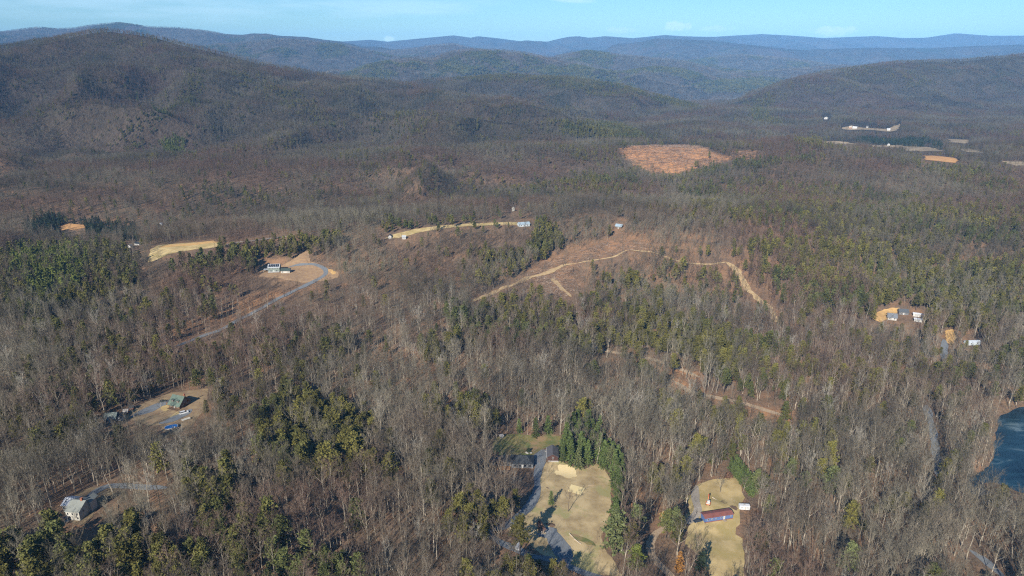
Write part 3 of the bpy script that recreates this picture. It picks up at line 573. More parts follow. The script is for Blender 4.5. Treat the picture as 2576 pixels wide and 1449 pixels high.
def pine_tree(seed, H=20.0, cb=0.35, Rm=3.6, whorls=10, per=5, tufts=12, s=0.6, n=5):
    rng = random.Random(seed); T = MB(); C = MB(); lean = Vector((rng.uniform(-.5, .5), rng.uniform(-.5, .5), 0))
    T.tube([Vector((0, 0, -0.6)), lean * 0.5 + Vector((0, 0, H * 0.5)), lean + Vector((0, 0, H * 0.97))], [H * 0.013, H * 0.009, H * 0.002], n, False)
    for k in range(whorls):
        t = (k + 0.5) / whorls; z = H * (cb + (1 - cb) * t); rr = Rm * (1 - t) ** 0.62 * (0.72 + 0.28 * math.sin(min(1, t * 2.6) * 1.57)) + 0.35
        a0 = rng.uniform(0, 6.28)
        for b in range(per):
            a = a0 + 6.283 * b / per + rng.uniform(-.35, .35); L = rr * rng.uniform(0.55, 1.18); dz = L * (0.05 + 0.5 * t) + rng.uniform(-.4, .4)
            p0 = lean * t + Vector((0, 0, z)); p1 = p0 + Vector((math.cos(a) * L, math.sin(a) * L, dz))
            sliver(T, p0, p1 - p0, 0.12, rng)
            for q in range(tufts):
                u = rng.uniform(0.3, 1.05); tuft(C, p0.lerp(p1, u) + Vector((rng.gauss(0, .34), rng.gauss(0, .34), rng.gauss(0, .22))) * (0.7 + 0.3 * Rm / 3.6), s * rng.uniform(0.55, 1.2), rng, 0.7)
    for q in range(tufts): tuft(C, lean + Vector((rng.gauss(0, .25), rng.gauss(0, .25), H * rng.uniform(0.93, 1.01))), s * 0.7, rng)
    return T, C
def spruce_tree(seed, H=18.0, Rm=3.4, whorls=15, per=7, tufts=9, s=0.55, p=0.9, cb=0.04, n=5):
    rng = random.Random(seed); T = MB(); C = MB()
    T.tube([Vector((0, 0, -0.5)), Vector((0, 0, H * 0.5)), Vector((0, 0, H * 0.98))], [H * 0.014, H * 0.008, H * 0.002], n, False)
    for k in range(whorls):
        t = (k + 0.5) / whorls; z = H * (cb + (1 - cb) * t); rr = Rm * (1 - t) ** p + 0.2; a0 = rng.uniform(0, 6.28); nb = max(3, int(per * (1 - 0.5 * t)))
        for b in range(nb):
            a = a0 + 6.283 * b / nb + rng.uniform(-.25, .25); L = rr * rng.uniform(0.75, 1.12); dz = -L * 0.22
            p0 = Vector((0, 0, z)); p1 = p0 + Vector((math.cos(a) * L, math.sin(a) * L, dz))
            for q in range(tufts):
                u = (q + rng.random()) / tufts * 0.85 + 0.18; tuft(C, p0.lerp(p1, u) + Vector((rng.gauss(0, .22), rng.gauss(0, .22), rng.gauss(0, .16))), s * rng.uniform(0.6, 1.15), rng, 0.9)
    tuft(C, Vector((0, 0, H * 0.99)), s * 0.6, rng)
    return T, C
def joined(name, T, C, mt, mc):
    m = MB(); m.add(T.v, T.f); m.add(C.v, C.f)
    return m.mesh(name, [mt, mc], [0] * len(T.f) + [1] * len(C.f))
# near kinds keep trunk and crown apart; the same meshes, joined, stand in the far woodland
BARE = []; BARE_SPEC = [(11, 18, 1.0, .30, 8), (12, 20, .92, .40, 8), (13, 17, 1.2, .24, 9), (14, 19, .85, .42, 7), (15, 15, 1.1, .28, 8), (16, 20, 1.1, .34, 10), (17, 18, .75, .38, 7)]
for sd_, H, sp, ba, nl in BARE_SPEC: BARE.append((H,) + bare_tree(sd_, H, sp, ba, nl, 7, 9, 0.05))
PINES = [(17,) + pine_tree(21, 17, .35, 4.1, 9, 6, 22, .5), (19,) + pine_tree(22, 19, .45, 4.3, 8, 6, 22, .5), (14,) + pine_tree(23, 14, .2, 3.9, 9, 6, 20, .48), (18,) + pine_tree(24, 18, .25, 4.9, 10, 6, 24, .54)]
SPRUCES = [(18,) + spruce_tree(31, 18, 4.3, 15, 8, 11, .6), (21,) + spruce_tree(32, 21, 4.7, 17, 8, 11, .6), (15,) + spruce_tree(33, 15, 3.9, 14, 8, 11, .6)]
CEDARS = [(11,) + spruce_tree(41, 11, 2.1, 14, 7, 8, .42, .55, .02), (9,) + spruce_tree(42, 9, 1.9, 12, 7, 8, .42, .5, .02)]
PROTO = []          # (mesh, height)
def addproto(mesh, H): PROTO.append((bpy.data.objects.new(mesh.name, mesh), H)); return len(PROTO) - 1
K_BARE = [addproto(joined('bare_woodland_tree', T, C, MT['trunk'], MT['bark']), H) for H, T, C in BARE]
K_PALE = [addproto(joined('bare_woodland_tree', BARE[i][1], BARE[i][2], MT['palebark'], MT['palebark']), BARE[i][0]) for i in (2, 5)]
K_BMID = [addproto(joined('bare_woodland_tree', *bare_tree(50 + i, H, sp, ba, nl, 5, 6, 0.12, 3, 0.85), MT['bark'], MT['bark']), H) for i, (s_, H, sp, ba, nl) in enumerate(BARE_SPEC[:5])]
K_PINE = [addproto(joined('evergreen_woodland_tree', T, C, MT['darkbark'], MT['pine']), H) for H, T, C in PINES]
K_PMID = [addproto(joined('evergreen_woodland_tree', *pine_tree(60 + i, 16, .28, 3.7, 8, 5, 6, 1.0, 3), MT['darkbark'], MT['pine']), 16) for i in range(3)]
K_BRI = [addproto(joined('evergreen_woodland_tree', *pine_tree(70 + i, 15, .12, 3.1, 9, 5, 7, .85, 3), MT['darkbark'], MT['brightpine']), 15) for i in range(2)]
K_SPR = [addproto(joined('evergreen_woodland_tree', T, C, MT['darkbark'], MT['spruce']), H) for H, T, C in SPRUCES]
K_DRK = [addproto(joined('evergreen_woodland_tree', *spruce_tree(80 + i, 18, 4.2, 12, 6, 5, 1.0, .7), MT['darkbark'], MT['dark']), 18) for i in range(2)]
def clump(seed, kind):
    rng = random.Random(seed); m = MB(); idx = []
    for i in range(9):
        g = kind == 'green' or rng.random() < 0.07
        if g: T, C = pine_tree(seed * 31 + i, 15, .25, 4.0, 5, 3, 3, 1.9, 3)
        else: T, C = bare_tree(seed * 31 + i, 16, 1.2, .30, 5, 3, 3, 0.42, 3, 1.5)
        ox, oy = rng.uniform(-14, 14), rng.uniform(-14, 14); s = rng.uniform(.8, 1.15)
        m.add([(v[0] * s + ox, v[1] * s + oy, v[2] * s) for v in T.v], T.f); idx += [0] * len(T.f)
        m.add([(v[0] * s + ox, v[1] * s + oy, v[2] * s) for v in C.v], C.f); idx += [2 if g else 1] * len(C.f)
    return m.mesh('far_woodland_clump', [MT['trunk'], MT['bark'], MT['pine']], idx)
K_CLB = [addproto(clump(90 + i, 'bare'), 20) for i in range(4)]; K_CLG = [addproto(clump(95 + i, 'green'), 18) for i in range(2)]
print('proto faces', [(o.name, len(o.data.polygons)) for o, _ in PROTO])

# ------------------------------------------------------------------ where trees stand
RNG = np.random.default_rng(5)
def jitter(y0, y1, cell, sx=1.12):
    P = []
    y = y0
    while y < y1:
        hw = sx * (y + 60); xs = np.arange(-hw, hw, cell); P.append(np.stack([xs + RNG.uniform(-.48, .48, xs.size) * cell, y + RNG.uniform(-.48, .48, xs.size) * cell], 1)); y += cell * 0.95
    return np.concatenate(P)
def visible(x, y, z, top, margin):
    """drop what no viewpoint near the camera could see"""
    NA, ND = 720, 700
    az = np.linspace(-0.93, 0.93, NA); ds = 150 * (12000 / 150) ** np.linspace(0, 1, ND)
    A, D = np.meshgrid(az, ds); E = (ground(D * np.sin(A), D * np.cos(A)) + 4 - CAMH - 25) / D
    E = np.maximum.accumulate(E, 0)
    d = np.hypot(x, y); a = np.arctan2(x, y); ia = np.clip(((a + 0.93) / 1.86 * (NA - 1)).astype(int), 0, NA - 1)
    idd = np.clip((np.log(d / 150) / math.log(12000 / 150) * (ND - 1)).astype(int) - 3, 0, ND - 1)
    return (z + top - CAMH) / d > E[idd, ia] - margin
EVER = [  # polygon, chance, kind
 ([(20,600),(100,598),(200,598),(330,612),(345,700),(300,745),(200,770),(60,790),(0,780),(0,640)], .55, 'pine'),
 ([(50,612),(190,608),(230,640),(215,700),(175,740),(120,745),(60,735),(45,680)], .80, 'bright'),
 ([(76,545),(100,530),(150,532),(168,545),(165,575),(120,577),(78,577)], 1.0, 'dark'),
 ([(168,552),(215,545),(290,548),(345,552),(350,575),(300,580),(215,578),(210,560)], .85, 'dark'),
 ([(430,590),(560,590),(560,612),(440,616),(390,615)], .75, 'pine'),
 ([(560,622),(600,612),(700,600),(780,585),(870,585),(880,600),(790,622),(740,632),(690,655),(620,668),(560,672),(480,680),(455,660),(480,640)], .78, 'pine'),
 ([(975,545),(1100,545),(1300,538),(1345,545),(1330,558),(1180,558),(1060,568),(990,590),(970,580)], .78, 'pine'),
 ([(1335,545),(1400,545),(1415,600),(1390,640),(1345,640),(1320,600)], .75, 'pine'),
 ([(1180,610),(1300,600),(1330,640),(1290,690),(1200,700),(1170,660)], .35, 'pine'),
 ([(1690,450),(1900,440),(2100,455),(2400,500),(2576,520),(2576,600),(2300,600),(2000,560),(1750,520)], .34, 'pine'),
 ([(1880,600),(2100,590),(2300,620),(2420,640),(2576,640),(2576,790),(2400,820),(2250,760),(2080,780),(1960,730),(1900,660)], .50, 'pine'),
 ([(1160,750),(1300,745),(1420,755),(1620,740),(1750,790),(1850,830),(1960,850),(2000,900),(1850,910),(1700,880),(1500,870),(1350,860),(1180,860),(1080,900),(1060,850)], .40, 'pine'),
 ([(1250,460),(1560,430),(1620,450),(1560,480),(1400,480),(1280,475)], .45, 'pine'),
 ([(1400,300),(1560,305),(1640,340),(1560,345),(1400,335)], .75, 'pine'),
 ([(402,340),(440,332),(478,340),(475,375),(440,382),(405,370)], .9, 'bright'),
 ([(285,325),(330,300),(380,280),(440,255),(445,270),(400,300),(350,325),(300,330)], .8, 'pine'),
 ([(490,170),(520,175),(500,260),(450,280),(440,240)], .4, 'pine'),
 ([(560,160),(700,200),(800,250),(860,330),(780,310),(700,250),(600,210)], .22, 'pine'),
 ([(1110,180),(1300,175),(1500,190),(1600,215),(1640,240),(1500,235),(1300,200),(1120,195)], .5, 'pine'),
 ([(1640,230),(1760,262),(1730,270),(1640,250)], .7, 'pine'),
 ([(1540,360),(1650,330),(1700,345),(1600,362)], .15, 'pine'),
 ([(900,300),(1040,270),(1100,300),(1060,330),(930,330)], .3, 'pine'),
 ([(2160,340),(2370,346),(2370,366),(2270,366),(2165,352)], .97, 'dark'),
 ([(1990,340),(2120,345),(2130,360),(2010,356)], .7, 'pine'),
 ([(1890,255),(1940,225),(1950,240),(1930,290),(1990,310),(1900,305),(1880,290)], .6, 'pine'),
 ([(2290,392),(2320,395),(2470,415),(2576,450),(2576,490),(2440,470),(2330,430)], .4, 'pine'),
 ([(1640,430),(1720,425),(1850,400),(1990,385),(2080,382),(2080,392),(1900,412),(1760,432),(1680,447)], .5, 'pine'),
 ([(2100,165),(2350,180),(2370,210),(2250,215),(2120,190)], .25, 'pine'),
 ([(640,1010),(700,985),(800,985),(880,1000),(935,1040),(955,1085),(930,1150),(880,1180),(760,1165),(680,1150),(635,1110)], .80, 'pine'),
 ([(0,1345),(150,1325),(300,1335),(450,1350),(650,1345),(800,1360),(900,1380),(920,1460),(0,1460)], .50, 'pine'),
 ([(440,1180),(560,1150),(640,1180),(560,1280),(700,1300),(760,1380),(600,1330),(480,1300)], .45, 'pine'),
 ([(60,760),(300,740),(560,700),(560,800),(600,860),(520,960),(350,980),(60,1000)], .20, 'pine'),
 ([(0,980),(300,950),(560,960),(640,1000),(560,1060),(540,1020),(420,975),(200,1100),(0,1150)], .20, 'pine'),
 ([(1060,1010),(1240,1000),(1260,1050),(1150,1060),(1070,1050)], .5, 'pine'),
 ([(980,1130),(1010,1160),(960,1210),(930,1160)], .4, 'pine'),
 ([(1130,1150),(1200,1180),(1240,1330),(1180,1340),(1120,1250)], .28, 'pine'),
 ([(1150,1420),(1500,1420),(1520,1470),(1150,1470)], .55, 'pine'),
]
OPEN = [  # brown slopes with fewer trees
 ([(560,860),(700,770),(830,710),(960,720),(1100,780),(1160,880),(1060,930),(900,900),(760,830)], .55), ([(420,780),(560,740),(700,700),(760,720),(640,790),(520,840),(400,860)], .6),
 ([(1290,720),(1370,650),(1440,620),(1560,585),(1700,600),(1960,640),(1980,760),(1900,800),(1740,760),(1500,760),(1340,750)], .58), ([(1830,396),(1850,380),(1905,378),(1925,388),(1900,402),(1860,404)], .3),
 ([(560,1130),(700,1080),(660,1150),(600,1180)], .5), ([(1560,880),(1760,900),(1980,1060),(1800,1060),(1640,960)], .75), ([(1870,1000),(2000,1040),(2440,1440),(1900,1449),(1880,1250)], .85),
 ([(1600,1150),(1680,1150),(1660,1320),(1600,1300)], .45), ([(1620,1310),(1720,1320),(1730,1449),(1600,1449)], .35)]
HARD = [(LAWN, .06), (UPLAWN, .06), (FIELD2, .06), (FIELD_L, .1), (STRIP, .15), (CLEARCUT, .25), (LOG_HILL, .35), (HOUSE_CLEAR, .25), (GREEN_YARD, .22), (WHITE_YARD, .18), (RIGHT_A, .2), (RIGHT_B, .2), (RIGHT_C, .1), (DOT_FIELD, .1), (FARM, .15), (ORANGE, .1)] + [(f, .15) for f in FARF]
KEEP = [  # views of houses that trees in front must leave open: box in photo pixels, share of trees kept
 ((1372,1118,1408,1166), .0), ((1285,1143,1342,1172), .12), ((1240,1143,1290,1168), .3), ((1762,1284,1848,1320), 0), ((1856,1260,1886,1284), 0), ((1352,1304,1378,1345), .0),
 ((300,525,305,530), 0), ((155,1255,235,1318), .0), ((655,655,740,695), .0), ((1300,556,1340,574), .1), ((1540,556,1568,578), .15), ((1285,518,1298,534), .2), ((972,588,1024,606), .3), ((400,561,410,570), .45),
 ((318,608,352,624), .15), ((2228,776,2266,806), .1), ((2292,784,2324,808), .1), ((2430,854,2464,870), .1), ((2072,290,2084,304), 0), ((2330,360,2340,369), 0), ((420,985,500,1052), .0), ((405,1060,456,1082), .0), ((306,1030,340,1048), .1), ((258,1040,308,1068), .2), ((1256,1088,1272,1106), .0), ((2120,312,2200,328), .2), ((1820,1180,1845,1206), .1)]
GREEN_N = lambda x, y: fbm(x / 160.0, y / 160.0, 3, 55)
def place_trees(y0, y1, cell):
    P = jitter(y0, y1, cell); x, y = P[:, 0], P[:, 1]; z = ground(x, y)
    px, py, dep = project(x, y, z)
    m = (px > -330) & (px < 2906) & (py < 1760); x, y, z, px, py, dep = [a[m] for a in (x, y, z, px, py, dep)]
    m = visible(x, y, z, 24, 0.004); x, y, z, px, py, dep = [a[m] for a in (x, y, z, px, py, dep)]
    n = len(x); u = RNG.random(n); keep = np.ones(n, bool)
    # thin with patchiness
    keep &= u < 0.86 + 0.30 * fbm(x / 60.0, y / 60.0, 2, 71) + 0.55 * fbm(x / 17.0, y / 17.0, 2, 72)
    for poly, f in OPEN: keep &= ~(pip(px, py, poly) & (RNG.random(n) > f))
    g = 0.03 + 0.20 * np.clip(GREEN_N(x, y) * 2.2 - 0.1, 0, 1) * np.where(y > 1700, 0.5, 1)
    kind = np.zeros(n, int)      # 0 bare 1 pine 2 bright 3 dark
    r2 = RNG.random(n)
    # evergreens are read from where their crowns show in the photograph
    _, pyc, _ = project(x, y, z + 12)
    kind[r2 < g] = 1
    wob = 22 * fbm(x / 40.0, y / 40.0, 3, 77) + RNG.normal(0, 5, n)
    for poly, f, kd in EVER:
        k = pip(px + wob, pyc + wob * 0.5, poly); rr = RNG.random(n) < f; kk = {'pine': 1, 'bright': 2, 'dark': 3}[kd]
        kind = np.where(k & rr, kk, kind)
        if f >= .78: kind = np.where(k & ~rr, 0, kind)
    kind = np.where((px > 1170) & (px < 1350) & (py > 1095) & (py < 1270), 0, kind)
    H = np.where(kind == 0, 18.5, 15.0) * np.clip(np.where(RNG.random(n) < .15, RNG.uniform(.4, .75, n), RNG.normal(1, .15, n)) * (1 + .3 * fbm(x / 35, y / 35, 2, 44)), .35, 1.4) * np.interp(y, [300, 520, 800, 1300, 9000], [1.14, 1.04, .86, .74, .78])
    # clearings: no stem inside, and no crown across the parts the photograph shows open
    soft = RNG.random(n); side = 2.2
    for poly, f in HARD:
        xs = [p[0] for p in poly]; ys = [p[1] for p in poly]
        near = (px > min(xs) - 40) & (px < max(xs) + 40) & (py > min(ys) - 30) & (py < max(ys) + 140)
        if not near.any(): continue
        wq = (14 * fbm(x / 22.0, y / 22.0, 3, 88)) if poly in (CLEARCUT, LOG_HILL) else 0 * x
        idx = np.where(near & keep)[0]; bad = pip(px[idx] + wq[idx] * 1.5, py[idx] + wq[idx] * .5, poly) & (RNG.random(len(idx)) > (.07 if poly in (CLEARCUT, LOG_HILL) else 0)); cnt = np.zeros(len(idx))
        for q in (.3, .5, .7, .85, .97):
            a, b, dd_ = project(x[idx], y[idx], z[idx] + H[idx] * q)
            for o in (-side, side): cnt += pip(a + o * FPX / dd_, b, poly)
        thin = (max(ys) - min(ys)) < 45 and poly is not UPLAWN
        bad |= (cnt >= (1 if thin else 3)) & (soft[idx] > f); bad |= (cnt >= 6) & (soft[idx] > (.2 if poly in (CLEARCUT, LOG_HILL) else 0))
        keep[idx[bad]] = False
    for (a0, b0, a1, b1), f in KEEP:
        near = (px > a0 - 30) & (px < a1 + 30) & (py > b0 - 6) & (py < b1 + 130); idx = np.where(near & keep)[0]
        if not len(idx): continue
        bad = np.zeros(len(idx), bool)
        for q in (0, .3, .5, .7, .85, .98):
            a, b, dd_ = project(x[idx], y[idx], z[idx] + H[idx] * q); mg = 2.6 * FPX / dd_
            bad |= (a > a0 - mg) & (a < a1 + mg) & (b > b0) & (b < b1)
        keep[idx[bad & (soft[idx] > f)]] = False
        hm = (px > a0 - 6) & (px < a1 + 6) & (py > b0 + 2) & (py < b1 + 4); keep[hm & keep] = False
    for (a0, b0, a1, b1), f in KEEP:      # nothing may shade the open houses either
        if f > .05: continue
        hc = hit1((a0 + a1) / 2, b1 - 2); dx0 = x - hc.x; dy0 = y - hc.y
        al = -(dx0 * math.sin(SUN_AZ) + dy0 * math.cos(SUN_AZ)); la = np.abs(dx0 * math.cos(SUN_AZ) - dy0 * math.sin(SUN_AZ))
        keep &= ~((al > -4) & (al < 30) & (la < (a1 - a0) * 0.5 * math.hypot(hc.y, CAMH) / FPX + 2.0))
    for nm, pts, wd, mt in PATHS:
        xs = [p[0] for p in pts]; ys = [p[1] for p in pts]
        idx = np.where(keep & (px > min(xs) - 30) & (px < max(xs) + 30) & (py > min(ys) - 20) & (py < max(ys) + 110))[0]
        if not len(idx): continue
        wpx = wd * 0.5 * FPX / dep[idx]
        bad = pdist(px[idx], py[idx], pts, False) < wpx * 0.8 + 2.0
        f = {'logging_track': .28, 'logging_spur': .1, 'driveway': .4, 'track': .1, 'dirt_track': .03, 'hill_road': .3, 'descending_track': .55, 'clearing_track': .35, 'woodland_track': .35, 'parking_spur': .0, 'lower_driveway': .3, 'left_driveway': .3, 'corner_road': .03, 'ridge_track': .8, 'woodland_road': .55}.get(nm, .7)
        for q in (.35, .6, .85):
            a, b, dd_ = project(x[idx], y[idx], z[idx] + H[idx] * q)
            bad |= (pdist(a, b, pts, False) < wpx * 0.6 + 1.2 * FPX / dd_) & (soft[idx] > f)
        keep[idx[bad]] = False
    ins = pip(x, y, PONDW) ; keep &= ~ins
    a, b, dd_ = project(x, y, z + H * .7); keep &= ~(pip(a, b, POND) & (soft > .15))
    a, b, dd_ = project(x, y, z + H * .35); keep &= ~(pip(a, b, POND) & (soft > .2))
    return [q[keep] for q in (x, y, z, px, py, dep, kind, H)]
near = place_trees(205, 1300, 4.9)
mid = place_trees(1300, 2500, 5.3)
far = place_trees(2500, 4300, 6.8)
print('trees', len(near[0]), len(mid[0]), len(far[0]))
# single evergreens the photograph shows: base x, base y, height, kind
SOLO = [(1306,1088,10,'cedar','small dark cedar at the back left of the green grass patch'),(1347,1100,14,'cedar','broad cedar at the back edge of the green grass patch'),(1378,1090,13,'cedar','dark cedar just right of the broad cedar behind the grass patch'),
 (1416,1160,12,'spruce','low dark spruce nearest the barn in the spruce stand'),(1436,1168,16,'spruce','spruce in the front row of the stand, second from the barn'),(1455,1177,15,'palespruce','thin pale spruce at the very front of the spruce stand'),(1478,1169,17,'spruce','full spruce at the front right of the spruce stand'),
 (1425,1127,18,'spruce',None),(1448,1133,18,'spruce',None),(1472,1127,18,'spruce',None),(1441,1098,18,'spruce',None),(1495,1149,16,'spruce',None),(1480,1099,20,'spruce',None),(1464,1079,22,'pine','tallest conifer at the back of the spruce stand'),(1428,1105,18,'spruce',None),(1460,1150,18,'spruce',None),(1500,1125,18,'spruce',None),(1420,1142,16,'spruce',None),
 (1516,1143,18,'spruce',None),(1519,1174,18,'spruce',None),(1534,1186,17,'palepine','pale pine at the upper right corner of the lawn'),(1545,1200,18,'spruce',None),(1550,1222,18,'spruce',None),(1556,1246,18,'spruce',None),(1557,1270,18,'spruce',None),(1550,1296,16,'spruce',None),(1530,1160,16,'spruce',None),
 (1386,1269,8.5,'cedar','small evergreen standing alone on the left of the tan lawn'),(1542,1399,25,'palepine','largest pine on the lower right edge of the lawn'),(1585,1400,19,'pine','light green pine beside the largest pine at the lawn edge'),(1597,1357,20,'palepine',None),(1597,1449,17,'brightpine',None),
 (1308,1394,21,'pine','tall thin pine left of the small brown cabin'),(1268,1330,18,'pine',None),(1240,1325,15,'pine','yellow-green pine where the gravel drive meets the wood'),(1277,1466,15,'pine',None),(1300,1468,14,'brightpine',None),(1388,1470,13,'pine',None),(1412,1474,13,'pine',None),(1352,1468,12,'pine',None),(1330,1462,14,'brightpine',None),
 (1694,1357,18,'palepine','tall pale pine between the dirt track and the hay field'),(1674,1357,17,'pine',None),(1710,1350,12,'pine',None),(1654,1258,14,'pine',None),(1640,1225,15,'pine',None),(1660,1215,12,'pine',None),(1700,1365,14,'pine',None),
 (1760,1462,16,'darkcedar','dark cedar at the bottom left corner of the hay field'),(1708,1436,11,'russet','rust-orange tree at the bottom, left of the hay field'),
 (1967,1166,13,'pine',None),(2000,1157,15,'pine',None),(2117,1106,17,'brightpine',None),(2105,1098,14,'pine',None),(2167,1033,17,'pine',None),(2150,1025,13,'pine',None),(2214,1060,15,'pine',None),(2280,1116,17,'brightpine','dense dome-shaped pine with a dark shadow, in the woods left of the pond'),(2260,1152,14,'brightpine',None),(2017,1253,17,'palepine',None),(2087,1253,20,'palepine',None),(2125,1255,16,'pine',None),(1917,1259,17,'pine',None),(1930,1308,15,'pine',None),(1984,1215,16,'palepine',None),(2357,1245,14,'pine',None),(2467,1112,14,'pine',None),(2127,1462,21,'palepine','large pale pine at the bottom of the right woods'),(2377,1076,14,'pine',None),(2427,1156,14,'pine',None),(2167,1353,11,'pine',None),
 (1900,1240,15,'palepine',None),(2315,950,17,'pine',None),(2322,962,15,'pine',None),(2085,960,15,'pine',None),(355,960,18,'pine',None),(530,1260,19,'brightpine',None),(545,1250,16,'pine',None),(500,1235,15,'pine',None)]
for (a_, b_) in ((1432,1148),(1468,1160),(1488,1140),(1508,1158),(1455,1112),(1490,1112),(1508,1100),(1474,1095),(1452,1088),(1527,1178),(1540,1172),(1552,1190),(1561,1212),(1562,1235),(1566,1258),(1563,1284),(1556,1310),(1548,1330)): SOLO.append((a_, b_, 15 + (a_ * 7 + b_) % 5, 'spruce', None))
for i in range(10):
    t = i / 9.0; SOLO.append((1838 + 52 * t, 1182 + 66 * t, 8.5, 'cedar', None)); SOLO.append((1850 + 50 * t, 1176 + 64 * t, 9, 'cedar', None))
SOLO_BARE = [(1429,1287,13,3,'dark bare tree alone on the tan lawn below the sand court'),(1811,1241,12,2,'round-crowned bare tree standing alone in the hay field above the mobile home'),(1590,1225,18,2,'big pale many-stemmed bare tree right of the spruce row'),(1283,1398,14,2,'pale many-branched bare tree beside the lower gravel drive'),(1630,1440,13,4,'slim bare tree at the edge of the lawn, bottom centre'),(1960,1300,15,3,None),(1250,1118,15,1,'tall pale bare trunk at the left end of the green grass patch'),(1900,1195,19,5,None),(2490,1300,22,1,None),(2520,1300,20,3,None),(1378,1190,6,4,'dark leaning bush beside the gravel yard'),(1375,1205,6,4,'dark leaning bush below the barn'),(775,665,12,2,None),(795,668,15,3,None),(405,1040,13,4,None)]
WX = [(110, 'in the far lower left corner'), (240, 'below the white farmhouse'), (380, 'just right of the white farmhouse'), (520, 'between the white farmhouse and the big pine clump'), (680, 'below the left half of the big pine clump'), (840, 'below the right half of the big pine clump'), (980, 'between the big pine clump and the gravel drive'), (1120, 'in the bare woods left of the gravel drive'), (1250, 'beside the lower gravel drive'),
      (1400, 'below the small brown cabin'), (1620, 'at the foot of the tan lawn'), (1730, 'along the two-rut dirt track'), (1880, 'around the hay field with the blue mobile home'), (1990, 'just right of the hay field'), (2100, 'right of the hay field, a little farther off'), (2230, 'in the middle of the lower right woods'), (2340, 'in the lower right woods short of the grey road'), (2450, 'between the hidden grey road and the pond'), (9999, 'in the lower right corner below the pond')]
def where(px, py):
    if py < 1180 and px < 640: return ('in the woods left of' if px < 300 else ('in front of' if py > 1090 else ('behind' if px < 520 else 'right of'))) + ' the green-roofed house'
    if py < 1240 and 600 < px < 960: return 'at the ' + ('back' if py < 1110 else 'front') + (' left' if px < 740 else (' middle' if px < 860 else ' right')) + ' of the big pine clump'
    if py < 1240 and 960 <= px < 1300: return 'in the bare woods left of the dark-roofed house'
    if py < 1240 and 1300 <= px < 1620: return 'around the spruce stand by the barn'
    t = next(n_ for x_, n_ in WX if px < x_)
    return t + (', front row' if py > 1425 else (', second row' if py > 1385 else (', set well back' if py < 1330 else '')))
def bulk(H, mid): return 'tall ' if H > mid * 1.12 else ('small ' if H < mid * .86 else '')
def tree_parts(root, T, C, mt, mc, cache={}):
    key = (id(T), mc.name)
    if key not in cache: cache[key] = (T.mesh('trunk', mt), C.mesh('crown', mc))
    for nm, me_ in zip(('trunk', 'crown'), cache[key]):
        o = bpy.data.objects.new(nm, me_); COL.objects.link(o); o.parent = root
KIND = {'pine': (PINES, 'pine', 'pine_tree', 'dark green pine'), 'brightpine': (PINES, 'brightpine', 'pine_tree', 'bright yellow-green pine'), 'palepine': (PINES, 'greywhitepine', 'pine_tree', 'pale grey-green pine'),
        'spruce': (SPRUCES, 'spruce', 'spruce_tree', 'dense conical green spruce'), 'palespruce': (SPRUCES, 'greywhitepine', 'spruce_tree', 'thin pale spruce'), 'cedar': (CEDARS, 'spruce', 'cedar_tree', 'dense narrow cedar'), 'darkcedar': (CEDARS, 'dark', 'cedar_tree', 'dark cedar'), 'russet': (CEDARS, 'russet', 'leafy_tree', 'rust-orange leafy tree')}
def make_tree(kind, x, y, z, H, label, group, vi, rot):
    if len(label.split()) > 16: label = label.replace(', set well back', '').replace(', second row', '').replace(', front row', ''); group = group and group.replace(', set well back', '').replace(', second row', '').replace(', front row', '')
    if kind == 'bare':
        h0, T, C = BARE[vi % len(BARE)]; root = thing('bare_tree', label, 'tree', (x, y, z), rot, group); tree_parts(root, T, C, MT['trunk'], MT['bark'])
    else:
        lst, mt, nm, _ = KIND[kind]; h0, T, C = lst[vi % len(lst)]; root = thing(nm, label, 'tree', (x, y, z), rot, group); tree_parts(root, T, C, MT['darkbark'], MT[mt])
    s = H / h0; root.scale = (s * (1.0 if kind == 'bare' else 1.08), s * (1.0 if kind == 'bare' else 1.08), s)
    return root
rr_ = random.Random(3); solo_xy = []
nb_solo = ng_solo = 0
for (px0, py0, H, kd, lab) in SOLO:
    p = hit1(px0, py0); solo_xy.append((p.x, p.y))
    if px0 < 1620 and py0 < 1320 and kd == 'spruce' and lab is None: lab2, g2 = bulk(H, 17) + 'green spruce ' + (('at the back of the stand beside the barn' if py0 < 1112 else 'in the middle of the stand beside the barn' if py0 < 1140 else 'at the front of the stand beside the barn') if px0 < 1512 else ('at the top of the row along the lawn' if py0 < 1200 else 'halfway down the row along the lawn' if py0 < 1260 else 'at the lower end of the row along the lawn')), 'spruces right of the barn and lawn'
    elif px0 > 1830 and kd == 'cedar': lab2, g2 = 'dense evergreen at the ' + ('upper end' if px0 < 1857 else 'middle' if px0 < 1878 else 'lower end') + ' of the thick hedge by the hay field, ' + ('inner' if H < 8.8 else 'outer') + ' side', 'evergreens of the thick hedge by the hay field'
    elif lab is None: lab2 = KIND[kd][3] + ' ' + where(px0, py0); g2 = KIND[kd][3] + 's ' + where(px0, py0)
    else: lab2, g2 = lab, None
    make_tree(kd, p.x, p.y, p.z, H, lab2, g2, rr_.randrange(9), rr_.uniform(0, 6.28)); ng_solo += 1
for (px0, py0, H, vi, lab) in SOLO_BARE:
    p = hit1(px0, py0); solo_xy.append((p.x, p.y)); g2 = None
    if lab is None: lab = 'bare grey deciduous tree ' + where(px0, py0); g2 = 'bare deciduous trees ' + where(px0, py0)
    r_ = make_tree('bare', p.x, p.y, p.z, H, lab, g2, vi, rr_.uniform(0, 6.28)); nb_solo += 1
    if px0 in (1429, 1811, 1590, 1283): r_.scale = (r_.scale[0] * 1.5, r_.scale[1] * 1.5, r_.scale[2])
    if px0 == 1429:
        for ch in r_.children: ch.data = ch.data.copy(); ch.data.materials[0] = MT['darkbark']
